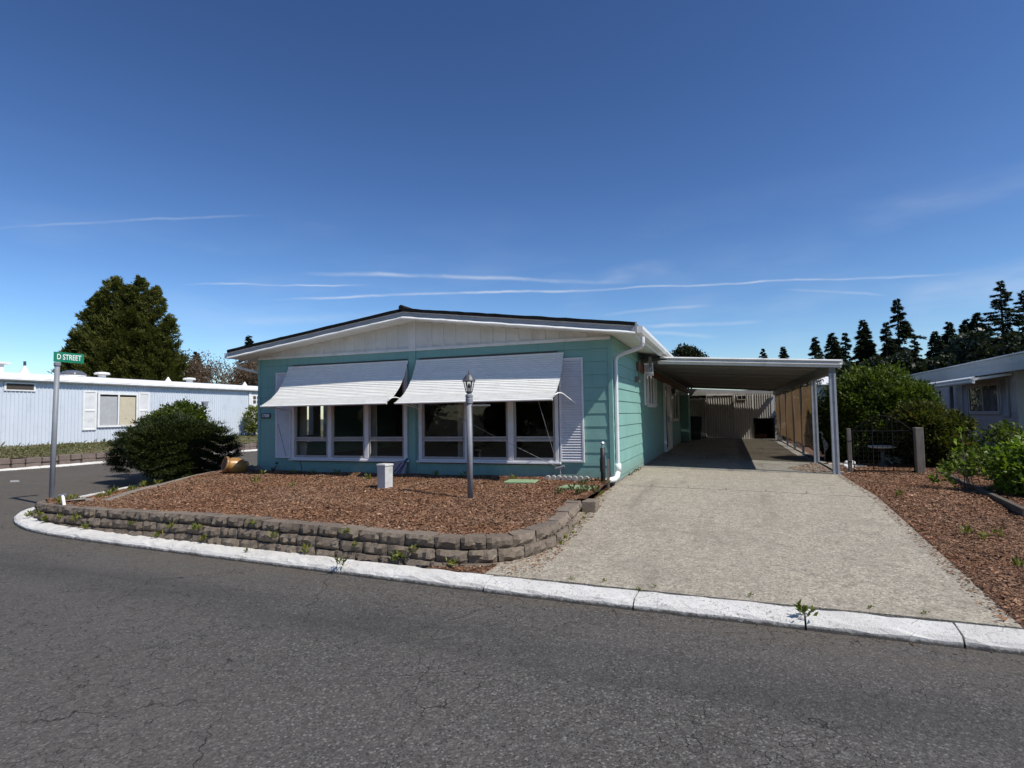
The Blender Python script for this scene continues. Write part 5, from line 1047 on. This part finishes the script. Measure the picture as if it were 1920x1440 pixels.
for x, y in ((2.45, 8.0), (2.5, 7.7), (2.35, 10.4), (2.7, 7.9), (2.4, 6.6)): weed(x, y, float(hr(x, y)), .12, 'green weed in the right hand bark bed', 20, group='weeds in the right bark bed')
for k in range(6): y = 11.5+k*.3; weed(XC+.08, y, .37, .10, 'thin weed at the foot of the sunlit side wall', 9, 'leaf_verge', 'weeds along the side wall')
for k in range(5): weed(-1.3+k*.6, 10.39, .345-.02*k*.6, .035, 'moss tuft in the driveway joint', 10, 'leaf_verge', 'moss in the driveway joint')
# small litter: fallen leaves and grit along the gutter
n = 700; s = RNG.uniform(-9, 3.2, n); yk = np.interp(-s, [-3.5,-1.73,1.86,3.79,6.67,8.3,9.2], [4.70,4.77,4.94,5.09,5.32,5.47,5.58])-np.abs(RNG.normal(size=n))*.09-.02
leaves('gutter_litter', np.stack([s, yk, np.full(n, .006)], 1), rdir(n)*np.array([1, 1, .1]), np.tile([0, 0, 1.], (n, 1))+RNG.normal(size=(n, 3))*.2, RNG.uniform(.008, .03, n), RNG.uniform(.006, .016, n), 'leaf_brown', kind='stuff', label='scattered dry litter along the kerb', category='litter')

# ------------------------------------------------------------------ trees
def conifer(h, rad, nb, seed, base_frac=.12, dens=1., droop=.25, irregular=.25):
    rs = np.random.default_rng(seed); Ps = []; Ds = []; m = MB(); m.tube([(0,0,0),(0,0,h*.5),(0,0,h)], [h*.022, h*.012, .02], 8)
    for i in range(nb):
        t = base_frac+(1-base_frac)*((i+rs.random())/nb); z = h*t; a = rs.uniform(0, 2*np.pi); L = 1.22*rad*(1-t)**.88*(1+rs.normal()*irregular)+.05
        if L < .05: continue
        dr = -droop*rs.uniform(.5, 1.4)+.5*max(0, t-.75); m.tube([(0,0,z), (math.cos(a)*L*.5, math.sin(a)*L*.5, z+dr*L*.25), (math.cos(a)*L, math.sin(a)*L, z+dr*L)], [.05*L/rad+.02, .03, .01], 5, False)
        k = int((45+380*L/rad)*dens); u = rs.random(k)**.7; r = u*L; sp = rs.normal(size=k)*(.04+.26*L*(1-u*.6)*.5)
        x = np.cos(a)*r-np.sin(a)*sp; y = np.sin(a)*r+np.cos(a)*sp; zz = z+dr*r*u+rs.normal(size=k)*.06-np.abs(sp)*.2
        Ps.append(np.stack([x, y, zz], 1)); d = np.stack([np.full(k, np.cos(a))-np.sin(a)*np.sign(sp)*.8, np.full(k, np.sin(a))+np.cos(a)*np.sign(sp)*.8, np.full(k, -.25)], 1)+rs.normal(size=(k, 3))*.3; Ds.append(d)
    return m, np.concatenate(Ps), np.concatenate(Ds)
def fir(name, loc, h, rad, nb, seed, label, group, ls=.38, **kw):
    t = thing(name, loc, label, 'tree', group); m, P, D = conifer(h, rad, nb, seed, **kw); m.v = [(a+loc[0], b+loc[1], c+loc[2]) for a, b, c in m.v]; m.build('trunk', 'bark', t)
    n = len(P); leaves('crown', P+np.array(loc), D, np.tile([0, 0, 1.], (n, 1))+RNG.normal(size=(n, 3))*.35, RNG.uniform(ls*.6, ls*1.3, n), RNG.uniform(ls*.25, ls*.5, n), 'leaf_fir', t, loc); return t
FG = 'conifers on the skyline at the right'
f1 = fir('fir_tree', (20.6, 87, 0), 15.8, 3.4, 120, 1, 'tallest free standing fir right of the carport with a ragged narrow crown', FG, irregular=.35, droop=.22)
f2 = fir('fir_tree', (16.4, 85.5, 0), 13.1, 3.1, 130, 2, 'pointed dark fir left of the tallest ragged fir', FG, irregular=.15)
f3 = fir('fir_tree', (33.1, 91.5, 0), 17.8, 5.0, 130, 3, 'large open fir standing over the grey home', FG, irregular=.4, droop=.1)
def put(src, x, y, s, rz, label, sz=None):
    o = xf_copy(src, (x, y, 0), rz, (s, s, sz or s)); o['label'] = label; return o
put(f2, 10.6, 83.5, .84, 1.1, 'leftmost fir of the skyline row beside the carport corner'); put(f2, 12.6, 84.2, .88, 2.3, 'second fir from the carport corner on the skyline'); put(f1, 14.4, 86, .74, 4.0, 'short fir in the dip of the skyline left of the pointed dark fir')
put(f1, 18.6, 84, .79, .7, 'fir tucked against the left side of the tallest ragged fir'); put(f2, 25.0, 88.8, .88, 3.0, 'left fir of the trio behind the grey home roof'); put(f2, 26.7, 89.4, .97, 4.6, 'middle fir of the trio behind the grey home roof'); put(f2, 28.4, 90, .94, 5.6, 'right fir of the trio behind the grey home roof')
put(f3, 35.8, 92.5, .93, 1.9, 'fir cut by the right edge of the picture'); put(f2, 6.7, 82, .75, .4, 'lone fir tip showing above the carport roof'); put(f2, 22.9, 90, .70, 2.2, 'low fir between the tallest ragged fir and the trio'); put(f1, 30.3, 88, .75, 3.3, 'fir leaning behind the large open fir'); put(f1, 5.0, 95, .70, 5.1, 'tiny tree top just left of the lone fir tip')
for x_, y_, s__, r__, l_ in ((13.6,88,.86,.9,'fir behind the second fir of the skyline row'),(17.6,90,.93,2.9,'fir just behind the pointed dark fir'),(22.0,86,.80,4.4,'fir filling the right flank of the tallest ragged fir'),(24.0,84,.78,5.5,'fir standing left before the trio'),(29.8,93,1.02,1.2,'fir rising between the trio and the large open fir'),(31.6,95,1.1,2.6,'fir on the left shoulder of the large open fir'),(27.5,86,.8,.2,'short fir before the trio')): put(f2 if s__ > .85 else f1, x_, y_, s__*(1 if s__ > .85 else .85), r__, l_)
put(f2, -57.6, 58.4, .94, 1.7, 'dark spruce tip above the bare trees at the left'); put(f2, -53.2, 46.6, .68, .3, 'small dark conifer among the bare brown trees')
# belt of woodland below the firs
n = 90000; x = RNG.uniform(8, 46, n); y = RNG.uniform(66, 74, n); top = 5.4+.6*np.sin(x*.9)+np.clip((x-17)*.35, 0, 1.8)+.9*np.sin(x*2.3+1)+.5*np.sin(x*5.1)+np.clip((x-24)*.12, 0, 2.); z = top*(1-RNG.random(n)**2.)
leaves('far_wood', np.stack([x, y, z], 1), rdir(n)+np.array([0, 0, .4]), rdir(n), RNG.uniform(.25, .6, n), RNG.uniform(.2, .4, n), 'leaf_wood', kind='stuff', label='dense mixed woodland belt under the skyline firs', category='woodland')
shrub('willow_tree', 'olive green drooping tree above the grey home roof', 'tree', (27.5, 58, 0), [(25.5,58,4.8,1.8,1.5,1.6),(28.5,58,5.2,2.0,1.5,2.0),(31.5,58,5.4,1.9,1.5,1.8)], 16000, 30, .35, .38, .12, 'leaf_laurel', .5, .8, 14, sr=.09)
shrub('leafy_tree', 'dark leafy tree top peeking over the carport beside the gutter', 'tree', (-5.6, 76, 0), [(-5.2,76,7.5,2.0,1.6,2.2),(-3.6,76,7.2,1.5,1.5,1.7)], 9000, 30, .35, .4, .22, 'leaf_wood', .4, .6, 8, sr=.12)
# the big cypress on the left
ct = thing('cypress_tree', (-48.1, 34.9, .3), 'huge dense yellow green cypress with several tops behind the pale blue home', 'tree')
SP = [(-48.1+.938*o, 34.9+.347*o, zl, zh, r_) for o, zl, zh, r_ in ((-.9,2,13.8,3.2),(1.2,2,13.7,3.0),(2.5,2,12.9,2.6),(-2.9,2,12.0,2.2),(3.9,1.5,10.2,1.8),(-4.2,1.5,9.0,1.6),(0,1,10.6,4.2),(-1.8,2,11.4,2.9),(3.2,1,8.6,2.6),(-3.2,1,8.4,2.6),(.2,3,13.0,3.0),(-2.0,2,12.4,2.4))]
Ps = []; Ds = []
for (x, y, zl, zh, r_) in SP:
    nb_ = int(60+22*r_)
    for k in range(nb_):
        t = (k+RNG.random())/nb_; a = RNG.uniform(0, 2*np.pi); L = 1.15*r_*(1-t)**.86*RNG.uniform(.62, 1.22)+.18; z0 = zl+(zh-zl)*t; q = 190
        u = RNG.random(q)**.6; lift = .30+.55*t; sp_ = RNG.normal(size=(q, 3))*np.array([.22, .22, .17])*(1.25-u[:, None]*.75)*min(1, .45+L*.3)
        c = np.stack([x+np.cos(a)*L*u, y+np.sin(a)*L*u, z0-.12*L*u+lift*L*u*u], 1); Ps.append(c+sp_)
        Ds.append(np.stack([np.full(q, np.cos(a)), np.full(q, np.sin(a)), .25+lift*u], 1)+RNG.normal(size=(q, 3))*.42)
P = np.concatenate(Ps); D = np.concatenate(Ds); n = len(P); leaves('crown', P, D, rdir(n), RNG.uniform(.16, .38, n), RNG.uniform(.05, .10, n), 'leaf_cypress', ct, (-48.1, 34.9, .3)); m = MB()
for (x, y, zl, zh, r_) in SP[:5]: trunk(m, (-48.1, 34.9, .3), (x, y, zh-2.5), .25, .02, 6, .1)
m.build('trunk', 'bark', ct)
# bare and russet trees left of the house
def bare(name, base, h, sp, label, leafn, group=None):
    t = thing(name, base, label, 'tree', group); m = MB(); tips = []
    def grow(p, d, L, r, k):
        e = p+d*L; m.tube([p, p.lerp(e, .5)+Vector((random.gauss(0, L*.05), random.gauss(0, L*.05), 0)), e], [r, r*.8, r*.6], 5, False); tips.append(e)
        if k == 0: return
        for _ in range(3 if k > 1 else 4): grow(p.lerp(e, random.uniform(.55, 1)), (d+Vector((random.gauss(0, sp), random.gauss(0, sp), random.gauss(.1, sp*.6)))).normalized(), L*random.uniform(.55, .8), r*.55, k-1)
    for _ in range(4): grow(Vector(base), Vector((random.gauss(0, .25), random.gauss(0, .25), 1)).normalized(), h*.38, h*.02, 4)
    m.build('branches', 'twig_grey', t)
    if leafn:
        T = np.array([tuple(q) for q in tips]); P = T[RNG.integers(0, len(T), leafn)]+RNG.normal(size=(leafn, 3))*h*.035; leaves('leaves', P, rdir(leafn)-np.array([0, 0, .3]), rdir(leafn), RNG.uniform(.10, .24, leafn), RNG.uniform(.07, .14, leafn), 'leaf_brown', t, base)
BG_ = 'bare trees on the left'
bare('bare_tree', (-47.2, 40.6, 0), 8.2, .42, 'brownish bare tree right of the cypress with fine twigs', 6000, BG_); bare('bare_tree', (-44.6, 42.4, 0), 8.6, .45, 'pale twiggy bare tree just left of the teal roof corner', 3500, BG_); bare('bare_tree', (-42.2, 43.4, 0), 8.0, .42, 'russet leaved tree tucked under the left eave of the teal home', 9000, BG_); bare('bare_tree', (-46.6, 38.4, 0), 6.6, .45, 'low russet thicket at the foot of the cypress', 9000, BG_)
# trees on the far side of the road, behind the viewer: they darken the window reflections
ot = shrub('street_tree', 'leafy tree across the road seen only as a dark reflection in the front windows', 'tree', (-4, -17, 0), [(-4,-17,4.6,3.2,2.6,2.6),(-6,-17,3.4,2.2,2.2,2.2),(-2,-17,3.2,2.4,2.2,2.2),(-4,-16,1.6,4.0,1.2,1.6)], 9000, 30, .4, .42, .24, 'leaf_wood', .3, .6, 12, group='trees across the road', sr=.12)
for x, y, s_, rz in ((-13.5,-18,1.1,1.), (-23,-16,.95,2.), (-33,-18,1.15,3.), (5.5,-19,1.05,4.), (15,-17,.9,5.), (-44,-15,1.1,.5)): xf_copy(ot, (x, y, 0), rz, s_)
